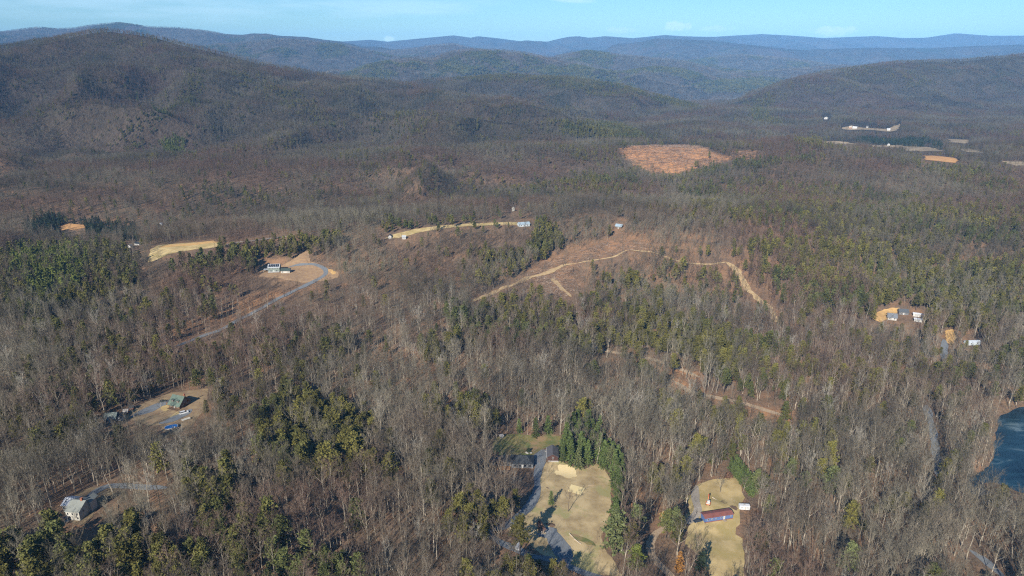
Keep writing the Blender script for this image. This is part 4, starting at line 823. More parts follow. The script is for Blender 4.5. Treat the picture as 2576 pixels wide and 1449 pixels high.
# drop scattered trees that crowd the single ones
sx_ = np.array(solo_xy)
d_ = np.min(np.hypot(near[0][:, None] - sx_[None, :, 0], near[1][:, None] - sx_[None, :, 1]), 1); near = [q[d_ > 3.5] for q in near]
# the nearest 300 of each kind inside the picture are trees of their own
x, y, z, px, py, dep, kind, H = near
topy = project(x, y, z + H * .8)[1]
inframe = (px > 0) & (px < 2576) & (topy < 1449)
size = H / dep
single = np.zeros(len(x), bool)
for green, cnt in ((False, 300 - nb_solo), (True, 300 - ng_solo)):
    idx = np.where(inframe & ((kind > 0) == green))[0]; idx = idx[np.argsort(-size[idx])][:cnt]; single[idx] = True
for i in np.where(single)[0]:
    wv = where(px[i], py[i])
    if kind[i] == 0: make_tree('bare', x[i], y[i], z[i], H[i], bulk(H[i], 20) + 'bare deciduous tree ' + wv, 'bare deciduous trees ' + wv, int(RNG.integers(7)), float(RNG.uniform(0, 6.28)))
    else: kd = 'pine'; make_tree(kd, x[i], y[i], z[i], H[i], bulk(H[i], 16) + KIND[kd][3] + ' ' + wv, KIND[kd][3] + 's ' + wv, int(RNG.integers(4)), float(RNG.uniform(0, 6.28)))

# ------------------------------------------------------------------ the rest of the woodland
def woodland(name, label, X, Y, Z, SC, VID, kinds):
    n = len(X); me = bpy.data.meshes.new(name); me.vertices.add(n); me.vertices.foreach_set('co', np.stack([X, Y, Z], 1).ravel())
    rot = np.stack([RNG.normal(0, .03, n), RNG.normal(0, .03, n), RNG.uniform(0, 6.283, n)], 1)
    wide = np.clip(RNG.normal(1, .13, n), .7, 1.4); sc = np.stack([SC * wide, SC * wide, SC], 1)
    a = me.attributes.new('rot', 'FLOAT_VECTOR', 'POINT'); a.data.foreach_set('vector', rot.ravel())
    a = me.attributes.new('scl', 'FLOAT_VECTOR', 'POINT'); a.data.foreach_set('vector', sc.ravel())
    a = me.attributes.new('vid', 'INT', 'POINT'); a.data.foreach_set('value', VID.astype(np.int32))
    me.update(); o = bpy.data.objects.new(name, me); COL.objects.link(o); tag(o, label, 'woodland', kind='stuff')
    g = bpy.data.node_groups.new(name, 'GeometryNodeTree')
    g.interface.new_socket('Geometry', in_out='INPUT', socket_type='NodeSocketGeometry'); g.interface.new_socket('Geometry', in_out='OUTPUT', socket_type='NodeSocketGeometry')
    gi = g.nodes.new('NodeGroupInput'); go = g.nodes.new('NodeGroupOutput'); jn = g.nodes.new('GeometryNodeJoinGeometry')
    def attr(nm, ty):
        q = g.nodes.new('GeometryNodeInputNamedAttribute'); q.data_type = ty; q.inputs['Name'].default_value = nm; return next(s for s in q.outputs if s.enabled and s.name == 'Attribute')
    ar = attr('rot', 'FLOAT_VECTOR'); as_ = attr('scl', 'FLOAT_VECTOR'); av = attr('vid', 'INT')
    for k in kinds:
        cp = g.nodes.new('FunctionNodeCompare'); cp.data_type = 'INT'; cp.operation = 'EQUAL'
        ia = [s for s in cp.inputs if s.enabled]; g.links.new(av, ia[0]); ia[1].default_value = k
        ob = g.nodes.new('GeometryNodeObjectInfo'); ob.inputs['Object'].default_value = PROTO[k][0]; ob.inputs['As Instance'].default_value = True
        io = g.nodes.new('GeometryNodeInstanceOnPoints'); g.links.new(gi.outputs[0], io.inputs['Points']); g.links.new(next(s for s in cp.outputs if s.enabled), io.inputs['Selection'])
        g.links.new(ob.outputs['Geometry'], io.inputs['Instance']); g.links.new(ar, io.inputs['Rotation']); g.links.new(as_, io.inputs['Scale']); g.links.new(io.outputs['Instances'], jn.inputs[0])
    g.links.new(jn.outputs[0], go.inputs[0])
    md = o.modifiers.new('trees', 'NODES'); md.node_group = g
    return o
def pick(n, ks): return np.array(ks)[RNG.integers(0, len(ks), n)]
rest = [q[~single] for q in near]
allx = [np.concatenate(q) for q in zip(rest, mid, far)]
x, y, z, px, py, dep, kind, H = allx
nearsel = y < 620
vid = np.where(kind == 0, np.where(nearsel, np.where(RNG.random(len(x)) < .04, pick(len(x), K_PALE), pick(len(x), K_BARE)), pick(len(x), K_BMID)), np.where(kind == 1, np.where(nearsel, pick(len(x), K_PINE), pick(len(x), K_PMID)), np.where(kind == 2, pick(len(x), K_BRI), pick(len(x), K_DRK))))
hp = np.array([h for _, h in PROTO])[vid]; sc = H / hp
b_ = kind == 0
woodland('bare_woodland', 'bare grey-brown deciduous forest covering the hills behind the nearest trees', x[b_], y[b_], z[b_], sc[b_], vid[b_], sorted(set(vid[b_].tolist())))
woodland('evergreen_woodland', 'dark green pines scattered in patches through the bare forest', x[~b_], y[~b_], z[~b_], sc[~b_], vid[~b_], sorted(set(vid[~b_].tolist())))
# far hills: clumps of trees
P = jitter(4300, 9300, 24, 0.95); fx, fy = P[:, 0], P[:, 1]; fz = ground(fx, fy); m = visible(fx, fy, fz, 22, 0.001); fx, fy, fz = fx[m], fy[m], fz[m]
gg = fbm(fx / 350.0, fy / 350.0, 3, 91); vd = np.where(gg > 0.16, pick(len(fx), K_CLG), pick(len(fx), K_CLB))
print('clumps', len(fx))
woodland('distant_woodland', 'hazy forest on the far ridges', fx, fy, fz, np.full(len(fx), 1.0), vd, sorted(set(vd.tolist())))
# understorey: low brush and young evergreens under the bare trees, and logging slash
def brush(seed, dead):
    rng = random.Random(seed); m = MB()
    for i in range(26 if not dead else 16):
        p = Vector((rng.uniform(-2.6, 2.6), rng.uniform(-2.6, 2.6), 0.0))
        if dead:
            d = Vector((rng.uniform(-1, 1), rng.uniform(-1, 1), rng.uniform(0.02, 0.25))).normalized() * rng.uniform(1.5, 4.5); sliver(m, p, d, rng.uniform(0.15, 0.4), rng)
        else: sliver(m, p, (rv(rng, 1.2)).normalized() * rng.uniform(1.2, 3.4), 0.10, rng)
    return m
K_BRU = [addproto(brush(100 + i, False).mesh('brush', MT['bark']), 1) for i in range(3)]
MT['slash'] = M('cut_branches', (0.30, 0.235, 0.18), (0.16, 0.11, 0.085), 0.3, 0.95, 3, rnd=0.5, spec=0.1)
K_SLA = [addproto(brush(110 + i, True).mesh('slash', MT['slash']), 1) for i in range(3)]
P = jitter(220, 1000, 7.5); bx, by = P[:, 0], P[:, 1]; bz = ground(bx, by); bpx, bpy_, _ = project(bx, by, bz); m = (bpx > -200) & (bpx < 2780) & (bpy_ < 1600)
for poly in (LAWN, UPLAWN, FIELD2, FIELD_L, STRIP, HOUSE_CLEAR, GREEN_YARD, WHITE_YARD, RIGHT_A): m &= ~pip(bpx, bpy_, poly)
for nm, pts, wd, mt in PATHS: m &= ~(pdist(bpx, bpy_, pts, False) < 5)
m &= ~pip(bx, by, PONDW); m &= RNG.random(len(m)) < 0.7 + 0.6 * fbm(bx / 40, by / 40, 2, 5)
bx, by, bz = bx[m], by[m], bz[m]
woodland('undergrowth', 'low brown brush and saplings on the forest floor', bx, by, bz, RNG.uniform(.6, 1.5, len(bx)), pick(len(bx), K_BRU), K_BRU)
PP = []
for poly, cell in ((CLEARCUT, 6.0), ([(1830,396),(1850,380),(1905,378),(1925,388),(1900,402),(1860,404)], 7.0), (LOG_HILL, 4.0)):
    WP = worldpoly(poly); a0, a1 = WP.min(0), WP.max(0); gx, gy2 = np.meshgrid(np.arange(a0[0], a1[0], cell), np.arange(a0[1], a1[1], cell)); gx = gx.ravel() + RNG.uniform(-.5, .5, gx.size) * cell; gy2 = gy2.ravel() + RNG.uniform(-.5, .5, gy2.size) * cell
    k = pip(gx, gy2, WP); a, b, _ = project(gx, gy2, ground(gx, gy2)); k &= ~(pdist(a, b, PATHS[6][1], False) < 5) & ~(pdist(a, b, PATHS[7][1], False) < 3); PP.append(np.stack([gx[k], gy2[k]], 1))
PP = np.concatenate(PP)
woodland('logging_slash', 'cut branches and stumps strewn over the logged slopes', PP[:, 0], PP[:, 1], ground(PP[:, 0], PP[:, 1]), RNG.uniform(.6, 1.5, len(PP)), pick(len(PP), K_SLA), K_SLA)

# ------------------------------------------------------------------ buildings
def P_(name, c, c2=None, rough=0.7, scale=0.6, metal=0.0, spec=0.3): 
    if name not in MT: MT[name] = M(name, c, c2 or tuple(v * 0.82 for v in c), scale, rough, 5, metal=metal, spec=spec)
    return MT[name]
GLASS = P_('window_glass', (0.03, 0.035, 0.045), rough=0.15, spec=0.6); WHITE = P_('white_paint', (0.52, 0.51, 0.48)); CONC = P_('pale_concrete', (0.46, 0.43, 0.38), rough=0.9)
TYRE = P_('tyre_rubber', (0.02, 0.02, 0.022), rough=0.9)
def base_at(p1, p2):
    a = hit1(*p1); b = hit1(*p2); c = (a + b) / 2; return c, math.atan2(b.y - a.y, b.x - a.x), (b - a).length
def sw(mb): mb.v = [(v[1], v[0], v[2]) for v in mb.v]; mb.f = [f[::-1] for f in mb.f]; return mb
def gable_walls(L, D, wh, rh, along):
    if along == 'x': return MB().prism([(0, -1.0), (D, -1.0), (D, wh), (D / 2, wh + rh), (0, wh)], -L / 2, L / 2)
    m = MB().prism([(-L / 2, -1.0), (L / 2, -1.0), (L / 2, wh), (0, wh + rh), (-L / 2, wh)], 0, D); return sw(m)
def gable_roof(L, D, wh, rh, along, ov=0.45, t=0.16):
    W = D if along == 'x' else L; N = L if along == 'x' else D; s = rh / (W / 2); e = wh - ov * s + 0.02; c = W / 2 if along == 'x' else 0; h = W / 2 + ov
    prof = [(c - h, e), (c, wh + rh + 0.02), (c + h, e), (c + h, e + t), (c, wh + rh + t + 0.02), (c - h, e + t)]
    m = MB().prism(prof, (-N / 2 if along == 'x' else 0) - ov, (N / 2 if along == 'x' else N) + ov)
    return m if along == 'x' else sw(m)
def hip_roof(x0, x1, y0, y1, wh, rh, ov=0.5):
    x0 -= ov; x1 += ov; y0 -= ov; y1 += ov; m = MB(); L, D = x1 - x0, y1 - y0
    if L >= D: r0, r1 = (x0 + D / 2, (y0 + y1) / 2), (x1 - D / 2, (y0 + y1) / 2)
    else: r0, r1 = ((x0 + x1) / 2, y0 + L / 2), ((x0 + x1) / 2, y1 - L / 2)
    v = [(x0, y0, wh), (x1, y0, wh), (x1, y1, wh), (x0, y1, wh), (*r0, wh + rh), (*r1, wh + rh)]
    f = [(0, 1, 5, 4), (1, 2, 5), (2, 3, 4, 5), (3, 0, 4)] if L >= D else [(0, 1, 4), (1, 2, 5, 4), (2, 3, 5), (3, 0, 4, 5)]
    return m.add(v, f + [(3, 2, 1, 0)])
def window(root, x, z, w=1.0, h=1.1, y=0.0, frame=WHITE, side='front', pane=GLASS):
    e = 0.05
    if side == 'front': f = MB().box(x - w/2, x + w/2, y - e, y + 0.02, z, z + h); p = MB().box(x - w/2 + .1, x + w/2 - .1, y - e - .02, y - e, z + .1, z + h - .1)
    else:   # on a wall facing x
        s = 1 if side == 'right' else -1; f = MB().box(*sorted((x - s * 0.02, x + s * e)), y - w/2, y + w/2, z, z + h); p = MB().box(*sorted((x + s * e, x + s * (e + .02))), y - w/2 + .1, y + w/2 - .1, z + .1, z + h - .1)
    o = f.build('window', frame, root); p.build('pane', pane, o); return o
def door(root, x, y=0.0, w=1.0, h=2.1, mat=WHITE, z=0.0):
    o = MB().box(x - w/2, x + w/2, y - .06, y + .02, z, z + h).build('door', mat, root); MB().box(x + w*.32, x + w*.4, y - .12, y - .06, z + 1.0, z + 1.08).build('handle', TYRE, o); return o
def house(name, label, cat, p1, p2, D, wh, rh, wall, roof, along='x', L=None, rot=None, win=(), doors=(), ov=0.45, group=None, right=(), lift=0.0, dmat=WHITE):
    c, a, L0 = base_at(p1, p2); L = L or L0; a = a if rot is None else R(rot)
    root = thing(name, label, cat, (c.x, c.y, c.z + lift), a, group)
    gable_walls(L, D, wh, rh, along).build('wall', wall, root); gable_roof(L, D, wh, rh, along, ov).build('roof', roof, root)
    for (x, z, w_, h_) in win: window(root, x, z, w_, h_)
    for x in doors: door(root, x, mat=dmat)
    for (y, z, w_, h_) in right: window(root, L / 2, z, w_, h_, y, side='right')
    return root, L
def ribs(root_roof, L, D, wh, rh, mat, along='x', step=1.2): pass
BROWNW = P_('dark_brown_boards', (0.075, 0.035, 0.028), (0.05, 0.024, 0.02), 0.8, 1.5); GREYM = P_('grey_metal_roof', (0.125, 0.12, 0.125), (0.10, 0.095, 0.10), 0.45, 0.3, 0.2)
# brown barn with grey metal roof
barn, L = house('barn', 'dark brown barn with grey metal roof beside the spruces', 'barn', (1377,1160), (1403.5,1159), 10.0, 2.7, 1.8, BROWNW, GREYM, 'y', rot=-2, right=((5, 1.1, 1, 1),), ov=.35)
window(barn, 0.1, 1.2, 0.9, 1.5); door(barn, 0.1, -0.0, 0.01, 0.01) if False else None
MB().box(-L/2 - 1.3, L/2 + .2, -1.0, -0.02, -.6, 0.22).add(*(lambda m: (m.v, m.f))(MB().box(-L/2 - 1.3, -L/2 - .02, -.02, 10.0, -.6, 0.22))).build('foundation', CONC, barn)
gutter = MB().box(-L/2 - .52, -L/2 - .36, -.3, 10.3, 2.46, 2.62).build('gutter', WHITE, barn)
for k in range(2): MB().box(-L/2 - .06, -L/2 + .02, 1.2 + 4.2 * k, 4.2 + 4.2 * k, 0.25, 2.4).build('garage_door', CONC, barn)
# mobile home
BLUEW = P_('blue_siding', (0.095, 0.15, 0.30), (0.085, 0.14, 0.31), 0.7, 0.8); REDR = P_('maroon_roof', (0.22, 0.085, 0.07), (0.17, 0.065, 0.055), 0.7, 0.5)
mh, L = house('mobile_home', 'long blue mobile home with maroon roof and white window trim', 'mobile home', (1773,1316), (1843,1305), 4.6, 2.9, 0.6, BLUEW, REDR, 'x', win=[(-6.0, 1.3, .9, 1.0), (-4.0, 1.5, .7, .7), (-1.7, 1.5, .6, .6), (1.3, 1.4, .8, .8), (6.6, 1.5, .7, .8)], ov=.3)
door(mh, 2.9, 0, 1.0, 2.1, WHITE, .6); MB().box(-L/2 - .04, L/2 + .04, -.06, -.003, -.5, .55).build('skirting', REDR, mh); MB().box(2.2, 3.7, -1.6, -.08, -.4, .55).build('step', P_('weathered_wood', (.30, .24, .18)), mh)
MB().box(-3.0, -2.7, 2.6, 2.9, 3.2, 4.0).build('vent_pipe', GREYM, mh); MB().box(4.5, 4.8, 2.8, 3.1, 3.1, 3.9).build('vent_pipe', GREYM, mh)
# dark-roofed house among trees
SLATE = P_('dark_slate_roof', (0.045, 0.05, 0.055), (0.03, 0.034, 0.038), .7, 1.0); GREYW = P_('grey_siding', (.16, .165, .17))
c, a, L0 = base_at((1290,1178), (1338,1177)); dh = thing('farmhouse', 'rambling house with dark slate hip roofs, half hidden behind bare trees', 'house', c, R(-3))
w_ = MB().box(-6.2, 6.2, 0, 8.6, -1, 2.9); w_.box(-17.5, -6.22, 1.6, 7.6, -1, 2.9); w_.build('wall', GREYW, dh)
hip_roof(-6.2, 6.2, 0, 8.6, 2.92, 3.0).build('roof', SLATE, dh); hip_roof(-17.5, -5.6, 1.6, 7.6, 2.95, 2.1).build('roof', SLATE, dh)
for x in (-4.2, -1.4, 1.6, 4.4): window(dh, x, 0.9, 1.3, 1.4, frame=SLATE)
for x in (-15.5, -12.6, -9.6): window(dh, x, 0.9, 1.2, 1.3, 1.6, frame=SLATE)
door(dh, 0.1); MB().box(-15, -14.2, 5.6, 6.4, 3.5, 6.3).build('chimney', P_('red_brick', (.30, .12, .07)), dh); MB().box(-17, -7, -2.2, 1.4, -.8, .25).build('deck', P_('orange_wood_deck', (.42, .22, .10)), dh)
# green-roofed house
GREENR = P_('green_metal_roof', (.105, .145, .115), (.085, .12, .095), .5, .4); LOGW = P_('brown_log_wall', (.14, .09, .055))
gh, L = house('farmhouse', 'steep green-roofed house with two dormers above the gravel drive', 'house', (427,1026), (451,1029), 10.0, 2.8, 4.4, LOGW, GREENR, 'x', L=9.0, rot=-20, win=[(-2.6, 1, 1.2, 1.2), (2.4, 1, 1.2, 1.2)], doors=(0,), ov=.7, right=((3, 1, 1.1, 1.2), (7, 1, 1.1, 1.2), (5, 4, 1.2, 1.3)))
for x in (-2.2, 2.2):
    d_ = MB().box(x - .9, x + .9, 1.3, 3.6, 3.9, 5.35).build('dormer', LOGW, gh); MB().box(x - 1.1, x + 1.1, 1.05, 4.2, 5.37, 5.52).build('dormer_roof', GREENR, d_); window(d_, x, 4.35, 1.2, .8, 1.3)
MB().box(-8.5, -4.52, 1.5, 6.5, -1, 2.5).build('garage', LOGW, gh); MB().box(-8.9, -4.6, 1.1, 6.9, 2.52, 2.7).build('garage_roof', GREYM, gh); MB().box(2.8, 3.6, 6.4, 7.2, 5.0, 8.2).build('chimney', P_('red_brick', (.30, .12, .07)), gh); MB().box(-4.2, 4.6, -2.4, -.05, -.9, .3).build('porch', LOGW, gh)
# white farmhouse and garage
CREAM = P_('cream_siding', (.50, .48, .42)); PALER = P_('grey_green_roof', (.235, .25, .225), (.20, .21, .19), .6); BRICK = P_('red_brick', (.30, .12, .07)); WMETAL = P_('white_metal_roof', (.62, .63, .64), (.54, .555, .57), .35, .3)
wf, L = house('farmhouse', 'white farmhouse with grey roof and red brick chimney, lower left', 'house', (169,1308), (203,1310), 11.0, 5.0, 2.6, CREAM, PALER, 'x', rot=-6, win=[(-2.4, 3.0, .9, 1.3), (0, 3.0, .9, 1.3), (2.4, 3.0, .9, 1.3), (-2.4, .8, .9, 1.3), (2.4, .8, .9, 1.3)], doors=(0,), ov=.4, right=((3, 3, .9, 1.2), (8, 3, .9, 1.2)))
MB().box(1.2, 2.2, 5.0, 6.0, 5.5, 9.0).build('chimney', BRICK, wf)
cg = gable_walls(3.6, 4.2, 5.6, 1.5, 'y'); cg.xf(Matrix.Translation((2.6, 6.9, 0))); cg.build('cross_gable', CREAM, wf); cr = gable_roof(3.6, 5.2, 5.6, 1.5, 'y', .3); cr.xf(Matrix.Translation((2.6, 6.9, 0.0))); cr.build('gable_roof', PALER, wf)
MB().box(-4.0, -1.6, -1.8, -.05, 2.3, 2.45).build('porch_roof', GREYM, wf); MB().box(-3.9, -1.7, -1.7, -.05, -.9, .3).build('porch_floor', CONC, wf)
for x in (-3.8, -1.8): MB().box(x - .07, x + .07, -1.6, -1.46, .3, 2.28).build('porch_post', WHITE, wf)
wg, L = house('garage', 'low building with bright white metal roof behind the white farmhouse', 'garage', (157,1286), (181,1284), 7.0, 3.2, 1.8, CREAM, WMETAL, 'x', rot=-8, win=[(-1.4, .9, .9, 1.1), (1.4, .9, .9, 1.1)], doors=(0,), ov=.5)
for x in (-1.2, 1.4):
    m = MB().box(x - .18, x + .18, -.9, .9, 0, .06); m.xf(Matrix.Translation((0, 1.75, 4.42)) @ Matrix.Rotation(math.atan2(1.8, 3.5), 4, 'X')); m.build('skylight', GLASS, wg)
# house with solar panels
SAGE = P_('sage_siding', (.19, .23, .20)); 
sh, L = house('farmhouse', 'tall sage-green house with a row of solar panels on its roof', 'house', (675,686), (704,683), 8.5, 5.2, 2.6, SAGE, P_('pale_metal_roof', (.42, .44, .45)), 'x', rot=6, win=[(-4.2, 3.2, 1.1, 1.2), (-1.4, 3.2, 1.1, 1.2), (1.4, 3.2, 1.1, 1.2), (4.2, 3.2, 1.1, 1.2), (-3, .6, 1.6, 1.6), (3, .6, 1.6, 1.6)], doors=(0,), ov=.5)
PV = P_('solar_panel', (.012, .018, .035), rough=.2, spec=.6); sl_ = math.atan2(2.6, 4.25)
for k in range(6):
    x = -L/2 + 1.2 + k * (L - 2.4) / 5
    m = MB().box(x - .95, x + .95, -1.9, 1.9, 0, .09); m.xf(Matrix.Translation((0, 2.15, 6.72)) @ Matrix.Rotation(sl_, 4, 'X')); pv = m.build('solar_panel', PV, sh)
    for s in (-1, 1):
        m = MB().box(x + s * .95 - .12, x + s * .95 + .12, -1.95, 1.95, 0, .14); m.xf(Matrix.Translation((0, 2.15, 6.72)) @ Matrix.Rotation(sl_, 4, 'X')); m.build('panel_frame', WHITE, pv)
MB().box(-L/2 - 5.5, -L/2 - .03, .5, 5.5, 2.4, 2.58).build('carport_roof', P_('pale_metal_roof', (.42, .44, .45)), sh)
for x in (-L/2 - 5.2, -L/2 - .5):
    for y in (.8, 5.2): MB().box(x - .1, x + .1, y - .1, y + .1, -.8, 2.38).build('post', WHITE, sh)
MB().box(-L/2, L/2, -3.0, -.05, .6, .78).build('deck', WHITE, sh)
s2, L = house('cottage', 'low cottage with dark green roof beside the house with solar panels', 'house', (707,688), (729,687), 6.5, 2.9, 1.7, CREAM, P_('dark_green_roof', (.055, .075, .065)), 'x', rot=4, win=[(-3, .9, 1.1, 1.2), (3, .9, 1.1, 1.2)], doors=(0,), ov=.5)
# far houses
house('farmhouse', 'long blue-grey house at the right end of the grass strip', 'house', (1306,571), (1333,569), 8, 3.0, 2.0, P_('pale_blue_wall', (.48, .54, .58)), P_('blue_metal_roof', (.30, .38, .44)), 'x', win=[(-4, 1, 1.2, 1.3), (0, 1, 1.2, 1.3), (4, 1, 1.2, 1.3)], doors=(2,))
house('cabin', 'small cabin with blue-grey roof above the cut slope', 'cabin', (1547,575), (1563,576), 8, 3.0, 2.2, LOGW, P_('blue_metal_roof', (.30, .38, .44)), 'x', win=[(-2, 1, 1, 1.1), (2, 1, 1, 1.1)], doors=(0,))
house('shed', 'lone small white building above the pine row', 'shed', (1288,531), (1294.5,531), 4, 4.0, 1.6, P_('cream_siding', (.50, .48, .42)), P_('cream_roof', (.45, .42, .33)), 'y', win=[(0, 1.4, .9, 1.1)])
house('shed', 'small white building left of the grass strip, left one of two', 'shed', (977,600), (985,600), 5, 2.8, 1.6, WHITE, GREYM, 'y', win=[(0, 1, .9, 1.0)])
house('shed', 'small white building left of the grass strip, right one of two', 'shed', (1012,602), (1021,602), 5, 2.8, 1.4, WHITE, P_('pale_metal_roof', (.42, .44, .45)), 'x', win=[(0, 1, .9, 1.0)])
house('shed', 'tiny white shed deep in the woods on the left', 'shed', (402,568), (408,568), 4, 2.5, 1.2, WHITE, WMETAL, 'x', win=[(0, 1, .8, .9)])
house('shed', 'small white shed at the left tip of the left field', 'shed', (322,623), (328,623), 3.5, 2.5, 1.2, WHITE, GREYM, 'y', win=[(0, 1, .8, .9)])
house('shed', 'low dark-roofed shed above the small white shed, left field', 'shed', (338,617), (350,617), 5, 2.3, 1.0, WHITE, SLATE, 'x', win=[(0, 1, .8, .9)])
house('farmhouse', 'grey-roofed house with a white front beside the orange clay lot', 'house', (2235,806), (2253,805), 8, 2.9, 2.6, WHITE, P_('blue_grey_shingles', (.17, .185, .205)), 'x', rot=-20, win=[(-2, 1, 1, 1.2), (2, 1, 1, 1.2)], doors=(0,), ov=.7)
house('farmhouse', 'dark-roofed house behind the pine, right of the orange clay lot', 'house', (2264,793), (2282,791), 7, 2.7, 2.0, GREYW, P_('charcoal_roof', (.09, .10, .11)), 'x', rot=-15, win=[(-2, 1, 1, 1.2), (2, 1, 1, 1.2)], doors=(0,))
house('mobile_home', 'white trailer home in the right woods, farther of two', 'mobile home', (2300,795), (2320,800), 3.8, 2.8, .5, WHITE, WMETAL, 'x', L=9, rot=-28, win=[(-2.5, 1.2, .8, .8), (2.5, 1.2, .8, .8)], doors=(0,))
house('mobile_home', 'short white trailer home in the right woods, nearer of two', 'mobile home', (2302,808), (2316,812), 3.6, 2.6, .5, WHITE, WMETAL, 'x', L=6.5, rot=-25, win=[(-1.8, 1.2, .8, .8)], doors=(.8,))
house('shed', 'long metal-roofed shed near the top of the forest road', 'shed', (2434,869), (2467,868), 5, 2.6, .9, P_('pale_blue_wall', (.48, .54, .58)), P_('shiny_metal_roof', (.50, .55, .60), rough=.35), 'x', win=[(-3, 1, 1, 1), (3, 1, 1, 1)])
house('farmhouse', 'orange-walled farm building at the left of the farm yard', 'house', (2136,323), (2142,323), 9, 4, 3, P_('orange_wall', (.55, .30, .20)), P_('cream_roof', (.45, .42, .33)), 'x', win=[(0, 1.5, 1.2, 1.4)])
house('barn', 'long white farm building in the middle of the farm yard', 'barn', (2144,324), (2155,324), 9, 4, 2.5, WHITE, WMETAL, 'x', win=[(-3, 1.5, 1.2, 1.4), (3, 1.5, 1.2, 1.4)])
house('shed', 'small white building right of the long farm building', 'shed', (2179,321), (2184,321), 6, 3.5, 2, WHITE, GREYM, 'x', win=[(0, 1.4, 1, 1.2)])
house('farmhouse', 'white farm building at the right of the farm yard', 'house', (2231,329), (2239,329), 8, 4, 2.4, WHITE, WMETAL, 'x', win=[(0, 1.5, 1.2, 1.4)])
house('farmhouse', 'lone white house at the foot of the right hill', 'house', (2073,300), (2081,300), 9, 5, 3, WHITE, P_('cream_roof', (.45, .42, .33)), 'y', win=[(0, 2, 1.4, 1.6)])
house('shed', 'lone white building beside the narrow tan field', 'shed', (2232,368), (2238,368), 7, 5, 2.4, WHITE, WMETAL, 'y', win=[(0, 2, 1.2, 1.4)])
house('barn', 'teal-roofed barn at the right of the valley', 'barn', (2498,390), (2512,390), 10, 4.5, 2.6, WHITE, P_('teal_roof', (.22, .42, .42)), 'x', win=[(-3, 1.5, 1.2, 1.4), (3, 1.5, 1.2, 1.4)])
# sheds by the green-roofed house
RUST = P_('rust_red_boards', (.26, .09, .05))
house('shed', 'rust-red shed with a pale roof left of the gravel drive', 'shed', (311,1045), (322,1043), 3.6, 2.3, 1.0, RUST, P_('grey_tin', (.40, .37, .34)), 'x', rot=15, win=[(0, 1, .7, .7)], doors=(1,), dmat=RUST)
house('shed', 'rust-red woodshed behind the shed with a pale roof', 'shed', (326,1033), (336,1031), 3.2, 2.0, .8, RUST, SLATE, 'x', rot=20, win=[(0, 1, .7, .6)])
house('farmhouse', 'grey-green roofed house among trees left of the green-roofed house', 'house', (263,1066), (292,1062), 8, 2.8, 2.4, GREYW, P_('mossy_roof', (.17, .20, .18)), 'x', rot=12, win=[(-3, 1, 1.1, 1.2), (3, 1, 1.1, 1.2)], doors=(0,))
house('garage', 'dark carport with a silver front beside the grey-green roofed house', 'garage', (296,1060), (308,1058), 5.5, 2.4, .9, P_('silver_sheet', (.50, .52, .56)), SLATE, 'y', rot=12, win=[(0, .9, 1.6, 1.0)])
house('shed', 'small grey lean-to at the left end of the green grass patch', 'shed', (1259,1104), (1266,1103), 2.0, 1.9, .5, P_('grey_boards', (.30, .29, .26)), P_('grey_tin', (.40, .37, .34)), 'x', win=[(0, .8, .5, .5)])
# little brown cabin with a porch on the gravel pad
cb, L = house('playhouse', 'small steep brown cabin with a porch at the top of the gravel pad', 'playhouse', (1357,1337), (1370,1336), 3.4, 2.4, 2.0, P_('brown_boards', (.20, .13, .09)), P_('brown_shingles', (.17, .10, .075)), 'y', rot=18, win=[(-.8, 1, .7, .8)], doors=(.6,), ov=.35)
MB().box(-L/2, L/2, -2.2, -.05, -.5, .35).build('porch', P_('weathered_wood', (.30, .24, .18)), cb); 
for x in (-L/2 + .1, L/2 - .1): MB().box(x - .07, x + .07, -2.1, -1.96, .35, 2.3).build('post', WHITE, cb)
MB().box(-L/2 - .1, L/2 + .1, -2.35, -.05, 2.3, 2.42).build('porch_roof', P_('brown_shingles', (.17, .10, .075)), cb)

# ------------------------------------------------------------------ vehicles and yard things
def car(label, p, rot, col, L=4.6, W=1.8, H=1.55, name='parked_car', cat='car', tall=False):
    c = hit1(*p); root = thing(name, label, cat, c, R(rot)); b = P_('paint_' + '_'.join(str(int(v * 100)) for v in col), col, rough=.3, spec=.5)
    h = H * .56
    MB().prism([(-W/2, .35), (W/2, .35), (W/2, h), (W/2 - .12, h + .08), (-W/2 + .12, h + .08), (-W/2, h)], -L/2, L/2).build('body', b, root)
    a0, a1, t0, t1 = (-L * .48, L * .30, -L * .44, L * .14) if tall else (-L * .38, L * .28, -L * .22, L * .12)
    m = MB(); y0, y1 = W/2 - .1, W/2 - .25
    m.add([(a0,-y0,h+.08),(a1,-y0,h+.08),(a1,y0,h+.08),(a0,y0,h+.08),(t0,-y1,H-.05),(t1,-y1,H-.05),(t1,y1,H-.05),(t0,y1,H-.05)], [(0,1,5,4),(1,2,6,5),(2,3,7,6),(3,0,4,7),(0,3,2,1)]); m.build('window', GLASS, root)
    MB().box(t0, t1, -y1, y1, H - .047, H).build('roof', b, root)
    for sx in (-1, 1):
        for sy in (-1, 1):
            m = MB(); m.tube([Vector((sx * L * .31, sy * (W/2 - .2), .33)), Vector((sx * L * .31, sy * (W/2 + .02), .33))], [.33, .33], 12); wh_ = m.build('wheel', TYRE, root)
            m = MB(); m.tube([Vector((sx * L * .31, sy * (W/2 + .021), .33)), Vector((sx * L * .31, sy * (W/2 + .035), .33))], [.18, .18], 10); m.build('rim', P_('wheel_rim', (.5, .5, .5), rough=.3), wh_)
    for sy in (-.6, .6): MB().box(L/2, L/2 + .03, sy - .2, sy + .2, .6, .78).build('headlight', WHITE, root)
    return root
car('dark blue car parked at the left end of the blue mobile home', (1755,1312), 20, (.02, .035, .06))
